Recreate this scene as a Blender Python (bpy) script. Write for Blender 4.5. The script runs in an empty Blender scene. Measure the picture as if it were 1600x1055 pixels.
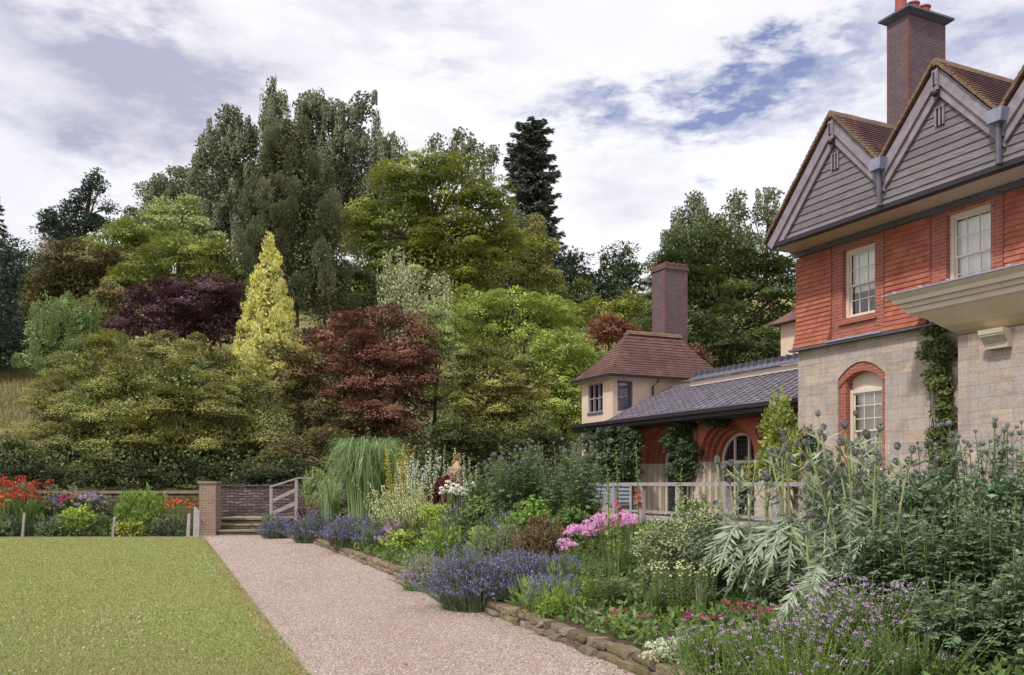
import bpy, math, random
import numpy as np
from mathutils import Vector
R = math.radians
sc = bpy.context.scene
col = sc.collection
# ------------------------------------------------------------------ camera
F, HY, CH = 1400.0, 757.0, 1.6          # focal length and horizon in photograph pixels, eye height
cd = bpy.data.cameras.new('camera'); cam = bpy.data.objects.new('camera', cd); col.objects.link(cam)
cam.location = (0, 0, CH); cam.rotation_euler = (R(90), 0, 0)
cd.sensor_width = 36; cd.lens = 36 * F / 1600; cd.shift_y = (HY - 527.5) / 1600
cd.clip_start = .05; cd.clip_end = 3000
sc.camera = cam
# ------------------------------------------------------------------ sky, sun, exposure
SUN_EL, SUN_AZ = 52, 222                 # azimuth clockwise from +Y
w = bpy.data.worlds.new('World'); sc.world = w; w.use_nodes = True
nt = w.node_tree; nt.nodes.clear()
def wn(t, **k):
    n = nt.nodes.new(t)
    for a, b in k.items(): setattr(n, a, b)
    return n
def wl(a, b): nt.links.new(a, b)
def wmath(op, a, b=None, c=None, clamp=False):
    n = wn('ShaderNodeMath', operation=op); n.use_clamp = clamp
    for i, v in enumerate((a, b, c)):
        if v is None: continue
        if isinstance(v, (int, float)): n.inputs[i].default_value = v
        else: wl(v, n.inputs[i])
    return n.outputs[0]
sky = wn('ShaderNodeTexSky', sky_type='NISHITA'); sky.sun_disc = False
sky.sun_elevation = R(SUN_EL); sky.sun_rotation = R(SUN_AZ); sky.air_density = 1.2; sky.dust_density = .6; sky.ozone_density = 2.5
bg1 = wn('ShaderNodeBackground'); bg1.inputs[1].default_value = .115; tint = wn('ShaderNodeMix', data_type='RGBA', blend_type='MULTIPLY'); tint.inputs[0].default_value = 1; tint.inputs[7].default_value = (1.15, .92, 1.12, 1); wl(sky.outputs[0], tint.inputs[6]); wl(tint.outputs[2], bg1.inputs[0])
tc = wn('ShaderNodeTexCoord')
nz = wn('ShaderNodeTexNoise'); nz.inputs['Scale'].default_value = 3.2; nz.inputs['Detail'].default_value = 9; nz.inputs['Roughness'].default_value = .58
mp = wn('ShaderNodeMapping'); mp.inputs['Scale'].default_value = (1, 1, 2.6); mp.inputs['Rotation'].default_value = (0, R(6), 0)
wl(tc.outputs['Generated'], mp.inputs[0]); wl(mp.outputs[0], nz.inputs[0])
nz2 = wn('ShaderNodeTexNoise'); nz2.inputs['Scale'].default_value = 9; nz2.inputs['Detail'].default_value = 7; nz2.inputs['Roughness'].default_value = .62
wl(mp.outputs[0], nz2.inputs[0])
disp = wn('ShaderNodeVectorMath', operation='SUBTRACT'); wl(nz2.outputs['Color'], disp.inputs[0]); disp.inputs[1].default_value = (.5, .5, .5)
disp2 = wn('ShaderNodeVectorMath', operation='SCALE'); wl(disp.outputs[0], disp2.inputs[0]); disp2.inputs['Scale'].default_value = .22
wd = wn('ShaderNodeVectorMath', operation='ADD'); wl(tc.outputs['Generated'], wd.inputs[0]); wl(disp2.outputs[0], wd.inputs[1])
def patch(px, py, rx, rz, amt):
    """a soft patch of the sky round one compass direction and height"""
    c = Vector(((px - 800) / F, 1, (HY - py) / F)).normalized()
    s = wn('ShaderNodeVectorMath', operation='SUBTRACT'); wl(wd.outputs[0], s.inputs[0]); s.inputs[1].default_value = c
    m = wn('ShaderNodeVectorMath', operation='MULTIPLY'); wl(s.outputs[0], m.inputs[0]); m.inputs[1].default_value = (F / rx, F / rx, F / rz)
    l = wn('ShaderNodeVectorMath', operation='LENGTH'); wl(m.outputs[0], l.inputs[0])
    g = wn('ShaderNodeMapRange', interpolation_type='SMOOTHSTEP'); wl(l.outputs['Value'], g.inputs[0])
    g.inputs[1].default_value = 0; g.inputs[2].default_value = 1.25; g.inputs[3].default_value = amt; g.inputs[4].default_value = 0
    return g.outputs[0]
def total(lst):
    t = lst[0]
    for q in lst[1:]: t = wmath('ADD', t, q)
    return t
blue = total([patch(900, 170, 150, 38, .6), patch(1060, 182, 180, 36, .75), patch(1190, 140, 130, 40, .95), patch(1290, 88, 110, 36, .6),
              patch(1150, 215, 150, 26, .5), patch(1560, 90, 150, 90, .55), patch(1330, 60, 140, 40, .35), patch(700, 60, 160, 30, .2),
              patch(-900, 100, 600, 300, .6), patch(2600, 0, 700, 400, .6), patch(800, -1800, 900, 900, .4)])
n2s = wn('ShaderNodeMapRange'); wl(nz2.outputs[0], n2s.inputs[0]); n2s.inputs[1].default_value = .36; n2s.inputs[2].default_value = .62; n2s.inputs[3].default_value = .3; n2s.inputs[4].default_value = 1.2
bluem = wmath('MULTIPLY', wmath('MULTIPLY', blue, n2s.outputs[0], clamp=True), .92)
dark = total([patch(190, 165, 210, 105, 1.0), patch(80, 70, 220, 90, .5), patch(330, 100, 200, 70, .5), patch(560, 40, 240, 50, .3),
              patch(1000, 300, 120, 60, .4), patch(660, 250, 120, 60, .15), patch(-900, 200, 400, 200, .5), patch(300, -900, 500, 300, .7)])
nr = wn('ShaderNodeMapRange'); wl(nz.outputs[0], nr.inputs[0]); nr.inputs[1].default_value = .36; nr.inputs[2].default_value = .66; nr.inputs[3].default_value = .0; nr.inputs[4].default_value = .14
n4 = wn('ShaderNodeMapRange'); wl(nz.outputs[0], n4.inputs[0]); n4.inputs[1].default_value = .33; n4.inputs[2].default_value = .6; n4.inputs[3].default_value = .45; n4.inputs[4].default_value = 1.25
darkm = wmath('ADD', wmath('MULTIPLY', dark, n4.outputs[0]), nr.outputs[0], clamp=True)
mixc = wn('ShaderNodeMix', data_type='RGBA'); wl(darkm, mixc.inputs[0])
mixc.inputs[6].default_value = (.97, .97, 1.0, 1); mixc.inputs[7].default_value = (.47, .465, .61, 1)
bg2 = wn('ShaderNodeBackground'); bg2.inputs[1].default_value = 1.08; wl(mixc.outputs[2], bg2.inputs[0])
ms = wn('ShaderNodeMixShader'); wl(bluem, ms.inputs[0]); wl(bg2.outputs[0], ms.inputs[1]); wl(bg1.outputs[0], ms.inputs[2])
wo = wn('ShaderNodeOutputWorld'); wl(ms.outputs[0], wo.inputs[0])
sl = bpy.data.lights.new('sun', 'SUN'); sl.energy = 3.0; sl.angle = R(5); sl.color = (1, .94, .85)
so = bpy.data.objects.new('sun', sl); col.objects.link(so)
sd = Vector((math.sin(R(SUN_AZ)) * math.cos(R(SUN_EL)), math.cos(R(SUN_AZ)) * math.cos(R(SUN_EL)), math.sin(R(SUN_EL))))
so.rotation_euler = sd.to_track_quat('Z', 'Y').to_euler(); so.location = (-20, -20, 40)
sc.view_settings.view_transform = 'Standard'; sc.view_settings.look = 'None'
sc.view_settings.exposure = 0.0; sc.view_settings.gamma = 1.0
sc.cycles.max_bounces = 6; sc.cycles.transparent_max_bounces = 8; sc.cycles.use_adaptive_sampling = True; sc.cycles.adaptive_threshold = .02

# ------------------------------------------------------------------ helpers
def at(px, py, Y):
    return np.array([(px - 800) / F * Y, Y, CH + (HY - py) / F * Y])
def S(r, g, b, k=1.0):
    f = lambda c: ((c / 255 + .055) / 1.055) ** 2.4 if c > 10 else c / 255 / 12.92
    return (min(f(r) * k, 1), min(f(g) * k, 1), min(f(b) * k, 1), 1)
def sstep(a, b, x):
    t = np.clip((x - a) / (b - a), 0, 1); return t * t * (3 - 2 * t)
def ground(x, y):
    e = x - (4.0 - .385 * y)
    fe = x - (2.22 - .415 * (y - 23.9))          # beyond the terrace railing
    bed = np.where(e > .06, np.minimum(.6, .13 + .14 * e), -.012)
    bed = np.where(fe > -.25, np.maximum(bed, .6), bed)
    bed = np.where(y < 3, np.minimum(bed, .3), bed)
    left = np.where((e < 0) & (y > 29.6), 1.2 * sstep(29.6, 30.6, y), 0)
    right = sstep(-5, 4, x)
    y0 = 31.2 + 10 * right
    d = np.clip(y - y0, 0, 100)
    hill = .24 * d + .0008 * d * d
    z = np.where(e > 0, bed + hill, np.where(y > 29.6, left + hill, -.012))
    bl = sstep(-4, 6, e); far = sstep(31.05, 31.7, y); z = np.where((x > -10.2) & (e < 0) & (y > 29.4), .42, z)
    return z * (1 - far) + far * (hill + 1.2 * (1 - bl) + .6 * bl)
class Geo:
    def __init__(s): s.v = []; s.f = []; s.n = 0
    def add(s, v, f):
        v = np.asarray(v, dtype=np.float64).reshape(-1, 3); f = np.asarray(f, dtype=np.int64)
        s.v.append(v); s.f.append(f + s.n); s.n += len(v)
    def build(s, name, mat, parent=None, loc=None, smooth=False, recalc=False):
        me = bpy.data.meshes.new(name)
        V = np.concatenate(s.v)
        me.vertices.add(len(V)); me.vertices.foreach_set('co', V.astype(np.float32).ravel())
        loops = np.concatenate([f.ravel() for f in s.f])
        sizes = np.concatenate([np.full(len(f), f.shape[1]) for f in s.f])
        me.loops.add(len(loops)); me.loops.foreach_set('vertex_index', loops.astype(np.int32))
        me.polygons.add(len(sizes)); st = np.concatenate([[0], np.cumsum(sizes)[:-1]])
        me.polygons.foreach_set('loop_start', st.astype(np.int32))
        me.polygons.foreach_set('use_smooth', np.full(len(sizes), bool(smooth)))
        me.update(calc_edges=True)
        me.materials.append(mat)
        if recalc:
            import bmesh
            bm = bmesh.new(); bm.from_mesh(me); bmesh.ops.recalc_face_normals(bm, faces=bm.faces); bm.to_mesh(me); bm.free()
        o = bpy.data.objects.new(name, me); col.objects.link(o)
        if parent: o.parent = parent
        if loc is not None: o.location = loc
        return o
def tag(o, label, cat=None, group=None, kind=None):
    if label: o['label'] = label
    if cat: o['category'] = cat
    if group: o['group'] = group
    if kind: o['kind'] = kind
    return o
def empty(name, loc, label, cat, group=None, rz=0):
    o = bpy.data.objects.new(name, None); col.objects.link(o); o.location = loc; o.rotation_euler = (0, 0, rz)
    o.empty_display_size = .2
    return tag(o, label, cat, group)
BF = np.array([[0, 3, 2, 1], [4, 5, 6, 7], [0, 1, 5, 4], [1, 2, 6, 5], [2, 3, 7, 6], [3, 0, 4, 7]])
def box(g, x0, x1, y0, y1, z0, z1):
    g.add([(x0, y0, z0), (x1, y0, z0), (x1, y1, z0), (x0, y1, z0), (x0, y0, z1), (x1, y0, z1), (x1, y1, z1), (x0, y1, z1)], BF)
def hexa(g, p):            # 8 corners, bottom four then top four
    g.add(p, BF)
def beam(g, a, b, w_, h_, up=(0, 0, 1)):
    a = np.array(a, float); b = np.array(b, float); d = (b - a) / np.linalg.norm(b - a); up = np.array(up, float)
    s = np.cross(d, up); s /= np.linalg.norm(s); u = np.cross(s, d)
    s *= w_ / 2; u *= h_ / 2
    g.add([a - s - u, a + s - u, b + s - u, b - s - u, a - s + u, a + s + u, b + s + u, b - s + u], BF)
def prism(g, poly, y0, y1):   # poly of (x, z), extruded along y
    n = len(poly); v = [(x, y0, z) for x, z in poly] + [(x, y1, z) for x, z in poly]
    g.add(v, np.array([list(range(n))])); g.add([v[i + n] for i in reversed(range(n))], np.array([list(range(n))]))
    for i in range(n):
        j = (i + 1) % n; g.add([v[i], v[i + n], v[j + n], v[j]], [[0, 1, 2, 3]])
def slab(g, a, b, c, d, t):   # a quad made t thick along its normal (downwards)
    a, b, c, d = [np.array(q, float) for q in (a, b, c, d)]
    n = np.cross(b - a, d - a); n /= np.linalg.norm(n)
    if n[2] < 0: n = -n
    lo = [q - n * t for q in (a, b, c, d)]
    g.add(lo + [a, b, c, d], BF)
def tube(g, path, rad, sides=6):
    tubes(g, np.asarray(path, float)[None], np.asarray(rad, float)[None], sides)
def norm(a):
    return a / np.maximum(np.linalg.norm(a, axis=-1, keepdims=True), 1e-9)
def tubes(g, P, Rr, sides=3):   # P (n,k,3), Rr (n,k)
    n, k, _ = P.shape
    T = np.gradient(P, axis=1); T = norm(T)
    ref = np.where(np.abs(T[..., 2:3]) > .9, np.array([1.0, 0, 0]), np.array([0, 0, 1.0]))
    A = norm(np.cross(T, ref)); B = np.cross(T, A)
    an = np.arange(sides) / sides * 2 * np.pi
    V = P[:, :, None] + Rr[:, :, None, None] * (A[:, :, None] * np.cos(an)[None, None, :, None] + B[:, :, None] * np.sin(an)[None, None, :, None])
    idx = np.arange(n * k * sides).reshape(n, k, sides)
    a = idx[:, :-1]; b = idx[:, 1:]
    f = np.stack([a, np.roll(a, -1, 2), np.roll(b, -1, 2), b], -1).reshape(-1, 4)
    g.add(V.reshape(-1, 3), f)
def leaves(g, P, D, N, L, W):
    """one rhombic leaf per point; P base, D direction, N face normal"""
    n = len(P)
    if n == 0: return
    D = norm(D); Sd = norm(np.cross(D, N)); Nn = np.cross(Sd, D)
    L = np.broadcast_to(np.asarray(L, float), (n,))[:, None]; W = np.broadcast_to(np.asarray(W, float), (n,))[:, None]
    m = P + D * L * .45 - Nn * L * .06
    V = np.stack([P, m + Sd * W / 2, P + D * L - Nn * L * .12, m - Sd * W / 2], 1)
    g.add(V.reshape(-1, 3), np.arange(n * 4).reshape(n, 4))
def strips(g, P, Wd, Sv):     # P (n,k,3) widths (n,k) side vectors (n,3) or (n,k,3)
    n, k, _ = P.shape
    if Sv.ndim == 2: Sv = np.repeat(Sv[:, None], k, 1)
    a = P - Sv * Wd[..., None] / 2; b = P + Sv * Wd[..., None] / 2
    V = np.stack([a, b], 2)
    idx = np.arange(n * k * 2).reshape(n, k, 2)
    f = np.stack([idx[:, :-1, 0], idx[:, :-1, 1], idx[:, 1:, 1], idx[:, 1:, 0]], -1).reshape(-1, 4)
    g.add(V.reshape(-1, 3), f)
def ico(sub=1):
    import bmesh
    bm = bmesh.new(); bmesh.ops.create_icosphere(bm, subdivisions=sub, radius=1)
    v = np.array([x.co[:] for x in bm.verts]); f = np.array([[q.index for q in x.verts] for x in bm.faces]); bm.free(); return v, f
ICO1, ICO2 = ico(1), ico(2)
def balls(g, C, r, tmpl=ICO1, sq=(1, 1, 1), rng=None, jit=0):
    v, f = tmpl; C = np.asarray(C, float).reshape(-1, 3); n = len(C); r = np.broadcast_to(np.asarray(r, float), (n,))
    V = np.repeat((v * np.array(sq))[None], n, 0)
    if rng is not None and jit: V = V * (1 + rng.uniform(-jit, jit, (n, len(v), 1)))
    V = C[:, None] + V * r[:, None, None]
    Fa = f[None] + (np.arange(n) * len(v))[:, None, None]
    g.add(V.reshape(-1, 3), Fa.reshape(-1, 3))
def rdir(rng, n):
    return norm(rng.normal(size=(n, 3)))

# ------------------------------------------------------------------ materials
class MT:
    def __init__(s, name):
        s.m = bpy.data.materials.new(name); s.m.use_nodes = True; s.t = s.m.node_tree; s.t.nodes.clear()
        s.out = s.n('ShaderNodeOutputMaterial'); s.b = s.n('ShaderNodeBsdfPrincipled'); s.l(s.b.outputs[0], s.out.inputs[0])
        s.tc = s.n('ShaderNodeTexCoord'); s.obj = s.tc.outputs['Object']
    def n(s, t, **k):
        q = s.t.nodes.new(t)
        for a, b in k.items(): setattr(q, a, b)
        return q
    def l(s, a, b): s.t.links.new(a, b)
    def math(s, op, a, b=None, c=None, clamp=False):
        q = s.n('ShaderNodeMath', operation=op); q.use_clamp = clamp
        for i, v in enumerate((a, b, c)):
            if v is None: continue
            if isinstance(v, (int, float)): q.inputs[i].default_value = v
            else: s.l(v, q.inputs[i])
        return q.outputs[0]
    def noise(s, scale, detail=4, rough=.55, vec=None, sc3=None, dist=0):
        q = s.n('ShaderNodeTexNoise'); q.inputs['Scale'].default_value = scale; q.inputs['Detail'].default_value = detail
        q.inputs['Roughness'].default_value = rough; q.inputs['Distortion'].default_value = dist
        v = vec or s.obj
        if sc3:
            mp_ = s.n('ShaderNodeMapping'); mp_.inputs['Scale'].default_value = sc3; s.l(v, mp_.inputs[0]); v = mp_.outputs[0]
        s.l(v, q.inputs[0]); return q.outputs[0]
    def ramp(s, fac, stops, interp='LINEAR'):
        q = s.n('ShaderNodeValToRGB'); q.color_ramp.interpolation = interp; e = q.color_ramp.elements
        while len(e) < len(stops): e.new(.5)
        for i, (p, c) in enumerate(stops): e[i].position = p; e[i].color = c
        s.l(fac, q.inputs[0]); return q.outputs[0]
    def mix(s, fac, a, b, mode='MIX'):
        q = s.n('ShaderNodeMix', data_type='RGBA', blend_type=mode)
        for i, v in ((0, fac), (6, a), (7, b)):
            if isinstance(v, (int, float)): q.inputs[i].default_value = v
            elif isinstance(v, tuple): q.inputs[i].default_value = v
            else: s.l(v, q.inputs[i])
        return q.outputs[2]
    def rng(s, v, a, b, c=0, d=1):
        q = s.n('ShaderNodeMapRange'); s.l(v, q.inputs[0])
        for i, k in enumerate((a, b, c, d)): q.inputs[i + 1].default_value = k
        return q.outputs[0]
    def color(s, c):
        if isinstance(c, tuple): s.b.inputs['Base Color'].default_value = c
        else: s.l(c, s.b.inputs['Base Color'])
    def bump(s, h, strength=.5, dist=.02):
        q = s.n('ShaderNodeBump'); q.inputs['Strength'].default_value = strength; q.inputs['Distance'].default_value = dist
        s.l(h, q.inputs['Height']); s.l(q.outputs[0], s.b.inputs['Normal'])
    def rough(s, r, spec=.3):
        s.b.inputs['Roughness'].default_value = r; s.b.inputs['Specular IOR Level'].default_value = spec
    def wall(s):
        """(along the wall, height, 0) whichever way the face looks"""
        sn = s.n('ShaderNodeSeparateXYZ'); s.l(s.tc.outputs['Normal'], sn.inputs[0])
        so_ = s.n('ShaderNodeSeparateXYZ'); s.l(s.obj, so_.inputs[0])
        ax = s.math('ABSOLUTE', sn.outputs[0]); ay = s.math('ABSOLUTE', sn.outputs[1])
        g = s.math('GREATER_THAN', ax, ay)
        d = s.math('SUBTRACT', so_.outputs[1], so_.outputs[0])
        u = s.math('MULTIPLY_ADD', g, d, so_.outputs[0])
        c = s.n('ShaderNodeCombineXYZ'); s.l(u, c.inputs[0]); s.l(so_.outputs[2], c.inputs[1]); return c.outputs[0]
    def brick(s, vec, c1, c2, cm, bw, rh, mortar=.008, off=.5, smooth=.1, bias=0):
        q = s.n('ShaderNodeTexBrick'); q.offset = off; q.inputs['Scale'].default_value = 1
        q.inputs['Color1'].default_value = c1; q.inputs['Color2'].default_value = c2; q.inputs['Mortar'].default_value = cm
        q.inputs['Brick Width'].default_value = bw; q.inputs['Row Height'].default_value = rh; q.inputs['Mortar Size'].default_value = mortar
        q.inputs['Mortar Smooth'].default_value = smooth; q.inputs['Bias'].default_value = bias
        s.l(vec, q.inputs[0]); return q
def leafmat(name, cols, trans=.3, patch_col=None, patch_scale=.6, rough=.55, patch_amt=.8, tips=0):
    m = MT(name); geo = m.n('ShaderNodeNewGeometry')
    st = [(i / max(1, len(cols) - 1), c) for i, c in enumerate(cols)]
    c = m.ramp(geo.outputs['Random Per Island'], st)
    if patch_col:
        f = m.rng(m.noise(patch_scale, 3, .6), .42, .64, 0, patch_amt)
        c = m.mix(f, c, patch_col)
    if tips:
        f2 = m.rng(m.noise(1.7 * tips, 3, .6), .48, .7, 0, .6); c = m.mix(f2, c, m.mix(1.0, c, (1.5, 1.45, 1.2, 1), 'MULTIPLY'))
    m.color(c); m.rough(rough, .25)
    tr = m.n('ShaderNodeBsdfTranslucent'); m.l(c, tr.inputs[0]) if not isinstance(c, tuple) else None
    mx = m.n('ShaderNodeMixShader'); mx.inputs[0].default_value = trans
    m.l(m.b.outputs[0], mx.inputs[1]); m.l(tr.outputs[0], mx.inputs[2]); m.l(mx.outputs[0], m.out.inputs[0])
    return m.m
def plain(name, c, rough=.6, spec=.3, var=.12, scale=8, bump=0, bscale=40):
    m = MT(name); k = 1 - var
    m.color(m.mix(m.rng(m.noise(scale, 5), .3, .7), tuple(v * k for v in c[:3]) + (1,), tuple(min(1, v * (1 + var)) for v in c[:3]) + (1,)))
    m.rough(rough, spec)
    if bump: m.bump(m.noise(bscale, 4), bump, .01)
    return m.m
def bark(name, a, b):
    m = MT(name); n = m.noise(4, 5, .6, sc3=(3, 3, .7)); m.color(m.mix(m.rng(n, .35, .65), a, b)); m.rough(.9, .1); m.bump(n, .8, .03); return m.m
M = {}
M['bark'] = bark('bark', S(70, 60, 50), S(110, 98, 85)); M['birchbark'] = bark('birch_bark', S(120, 115, 108), S(205, 200, 192))
M['stalk'] = leafmat('stalk', [S(85, 105, 55), S(120, 135, 80)], .1)
M['stalkpale'] = leafmat('stalk_pale', [S(150, 160, 110), S(175, 180, 130)], .1)
# ------------------------------------------------------------------ ground, lawn, path
es = np.concatenate([[-400, -250, -150], np.arange(-100, -20, 4.0), np.arange(-20, 0, 1.0), [-.02, .05, .1, .4, .8, 1.3, 1.9, 2.6], np.arange(3.2, 24, .8), np.arange(24, 100, 5.0), [130, 200, 300, 420]])
ys = np.concatenate([[-120, -60, -30, -12, -4], np.arange(0, 29, 1.0), np.arange(29, 32, .3), np.arange(32, 60, 1.5), np.arange(60, 140, 4.0), [160, 200, 280, 400, 600, 900]])
E_, Y_ = np.meshgrid(es, ys)
X_ = E_ + (4.0 - .385 * np.minimum(Y_, 140)); Z_ = ground(X_, Y_)
rg = np.random.default_rng(5)
Z_ = Z_ + np.where(Y_ > 33, rg.uniform(-.25, .25, Z_.shape), 0) + np.where((E_ > .2) & (Y_ < 33), rg.uniform(-.02, .02, Z_.shape), 0)
g = Geo(); idx = np.arange(E_.size).reshape(E_.shape)
g.add(np.stack([X_, Y_, Z_], -1).reshape(-1, 3), np.stack([idx[:-1, :-1], idx[:-1, 1:], idx[1:, 1:], idx[1:, :-1]], -1).reshape(-1, 4))
m = MT('hill_and_soil')
soil = m.mix(m.rng(m.noise(9, 6), .3, .7), S(62, 50, 42), S(100, 84, 70))
dry = m.mix(m.rng(m.noise(.5, 6), .35, .65), S(112, 112, 68), S(152, 136, 98))
dry = m.mix(m.rng(m.noise(14, 5, .7), .3, .7), dry, m.mix(.5, dry, S(92, 104, 60)))
pos = m.n('ShaderNodeSeparateXYZ'); m.l(m.obj, pos.inputs[0])
m.color(m.mix(m.rng(pos.outputs[1], 31.5, 33), soil, dry)); m.rough(.95, .1); m.bump(m.noise(20, 6, .7), .8, .05)
tag(g.build('ground', m.m, smooth=True), 'dark soil of the beds and dry grassy hillside', kind='structure')
def edgeR(y): return 4.0 - .385 * y
def edgeL(y): return 1.2 - .389 * y
# lawn
g = Geo(); yy = np.concatenate([[-15, -5, 0], np.arange(2, 27.3, .35), [27.25]])
rl = np.random.default_rng(3); wob = rl.normal(size=len(yy)) * .012
v = []
for i, y in enumerate(yy): v += [(-90, y, .012), (edgeL(y) - .05 + wob[i], y, .012), (edgeL(y) + wob[i], y, -.008)]
n = len(yy); f = []
for i in range(n - 1):
    for k in (0, 1): f.append([i * 3 + k, i * 3 + k + 1, i * 3 + k + 4, i * 3 + k + 3])
g.add(v, f)
m = MT('mown_lawn')
c = m.mix(m.rng(m.noise(.55, 5, .6), .3, .7), S(138, 148, 82), S(166, 168, 106))
c = m.mix(m.rng(m.noise(5, 5, .7, sc3=(1, .5, 1)), .35, .7, 0, .6), c, S(118, 132, 70))
c = m.mix(m.rng(m.noise(60, 4, .7, sc3=(1, .35, 1)), .35, .7, 0, .55), c, S(190, 188, 138))
px_ = m.n('ShaderNodeSeparateXYZ'); m.l(m.obj, px_.inputs[0])
dist = m.math('ADD', px_.outputs[0], m.math('MULTIPLY_ADD', px_.outputs[1], .389, -1.2))
wear = m.rng(m.math('ADD', dist, m.math('MULTIPLY', m.noise(3, 5), .5)), .02, .24)
c = m.mix(wear, c, S(158, 128, 92))
m.color(c); m.rough(.9, .1); m.bump(m.noise(90, 3, .7), .9, .02)
tag(g.build('lawn', m.m), 'mown lawn with pale clover patches beside the gravel path', kind='structure')
# path
g = Geo(); yy = [-15, -5, 0, 4, 8, 12, 16, 20, 24, 26, 27.5, 28.6]
v = []
for y in yy: v += [((edgeL(y) - .02) if y < 27 else edgeL(y) - .6, y, .002), (edgeR(y) + .08, y, .002)]
g.add(v, [[2 * i, 2 * i + 1, 2 * i + 3, 2 * i + 2] for i in range(len(yy) - 1)])
g.add([(-11.5, 27.2, -.002), (-9.2, 27.2, -.002), (-9.2, 29.2, -.002), (-11.5, 29.2, -.002)], [[0, 1, 2, 3]])
m = MT('pink_gravel')
vo = m.n('ShaderNodeTexVoronoi'); vo.inputs['Scale'].default_value = 62; m.l(m.obj, vo.inputs[0])
sepc = m.n('ShaderNodeSeparateColor'); m.l(vo.outputs['Color'], sepc.inputs[0])
peb = m.ramp(sepc.outputs[0], [(0, S(118, 92, 84)), (.3, S(174, 156, 146)), (.6, S(198, 184, 174)), (.85, S(212, 203, 196)), (1, S(150, 132, 136))])
bigv = m.mix(m.rng(m.noise(.8, 6, .65, sc3=(1.6, .4, 1)), .38, .62, 0, .5), peb, S(158, 136, 124))
edge = m.rng(vo.outputs['Distance'], .25, .75)
bigv = m.mix(edge, bigv, m.mix(.55, bigv, S(120, 92, 82)))
m.color(bigv); m.rough(.85, .2)
inv = m.math('SUBTRACT', 1, vo.outputs['Distance']); m.bump(inv, .8, .012)
tag(g.build('path', m.m), 'pinkish gravel path', kind='structure')
# loose pebbles
rp = np.random.default_rng(11)
n = 36000; y = 6.8 + 20.5 * rp.random(n) ** 2.1; u = rp.random(n); x = edgeL(y) + .02 + u * (edgeR(y) - edgeL(y) - .02)
g = Geo(); V = np.stack([x, y, np.full(n, .004)], 1); r = rp.uniform(.003, .0068, n) * (1 + y / 24)
oct_v = np.array([(1, 0, 0), (0, 1, 0), (-1, 0, 0), (0, -1, 0), (0, 0, .8), (0, 0, -.5)]); oct_f = np.array([[0, 1, 4], [1, 2, 4], [2, 3, 4], [3, 0, 4]])
sh = oct_v[None] * rp.uniform(.6, 1.4, (n, 1, 3)); an = rp.random(n) * 6.28
ca, sa = np.cos(an)[:, None], np.sin(an)[:, None]
sh = np.stack([sh[..., 0] * ca - sh[..., 1] * sa, sh[..., 0] * sa + sh[..., 1] * ca, sh[..., 2]], -1)
g.add((V[:, None] + sh * r[:, None, None]).reshape(-1, 3), (oct_f[None] + np.arange(n)[:, None, None] * 6).reshape(-1, 3))
tag(g.build('gravel', leafmat('pebbles', [S(128, 106, 96), S(180, 158, 144), S(202, 184, 172), S(216, 204, 194), S(146, 130, 130)], 0)), 'loose pinkish pebbles on the path', kind='stuff')
rf = np.random.default_rng(31); n = 420; y = 7 + 19 * rf.random(n) ** 1.5; sd = rf.random(n) < .8
x = np.where(sd, edgeR(y) - rf.random(n) ** 2 * .5, edgeL(y) + rf.random(n) ** 1.3 * 2.2)
g = Geo(); leaves(g, np.stack([x, y, np.full(n, .014)], 1), rdir(rf, n) * (1, 1, .15), rdir(rf, n) * .35 + (0, 0, 1), rf.uniform(.02, .05, n), .022)
tag(g.build('fallen_leaves', leafmat('dry_leaves', [S(120, 92, 58), S(96, 78, 52), S(140, 124, 74), S(88, 98, 52)], .1)), 'dry fallen leaves and crumbs along the edges of the path', kind='stuff')
# grass blades
def blades(n, ymin, ymax, pw, h0, h1, side=9):
    y = ymin + (ymax - ymin) * rp.random(n) ** pw
    x = edgeL(y) - .03 - .14 * rp.random(n) * (.4 + .6 * np.sin(y * 2.3 + np.sin(y * 7.1)) ** 2) - rp.random(n) ** 1.0 * np.minimum(side, (edgeL(y) + .60 * y + .6))
    k = rp.random(n); P = np.stack([x, y, np.full(n, .008)], 1)
    d = norm(np.stack([rp.normal(size=n) * .5, rp.normal(size=n) * .5, np.ones(n)], 1)); h = rp.uniform(h0, h1, n)
    sv = rdir(rp, n) * np.array([1, 1, 0]); sv = norm(sv)
    wd = .0035 * (1 + y / 7)
    V = np.stack([P - sv * wd[:, None], P + sv * wd[:, None], P + d * h[:, None]], 1)
    return V
g = Geo(); V = blades(230000, 6.6, 27, 1.9, .013, .034, 16)
g.add(V.reshape(-1, 3), np.arange(len(V) * 3).reshape(-1, 3))
# ragged longer grass along the path edge
n = 3500; y = 6.8 + 20 * rp.random(n) ** 1.4; P = np.stack([edgeL(y) - rp.random(n) ** 2 * .12 + .02, y, np.full(n, .0)], 1)
d = norm(np.stack([rp.normal(size=n) * .7 + .3, rp.normal(size=n) * .5, np.ones(n)], 1)); h = rp.uniform(.015, .045, n); sv = norm(rdir(rp, n) * np.array([1, 1, 0])) * (.004 * (1 + y / 9))[:, None]
g.add(np.stack([P - sv, P + sv, P + d * h[:, None]], 1).reshape(-1, 3), np.arange(n * 3).reshape(-1, 3))
tag(g.build('grass', leafmat('grass_blades', [S(124, 138, 74), S(148, 158, 92), S(168, 172, 110), S(194, 188, 142)], .25, S(168, 164, 112), .5)), 'short grass of the lawn', kind='stuff')
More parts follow.
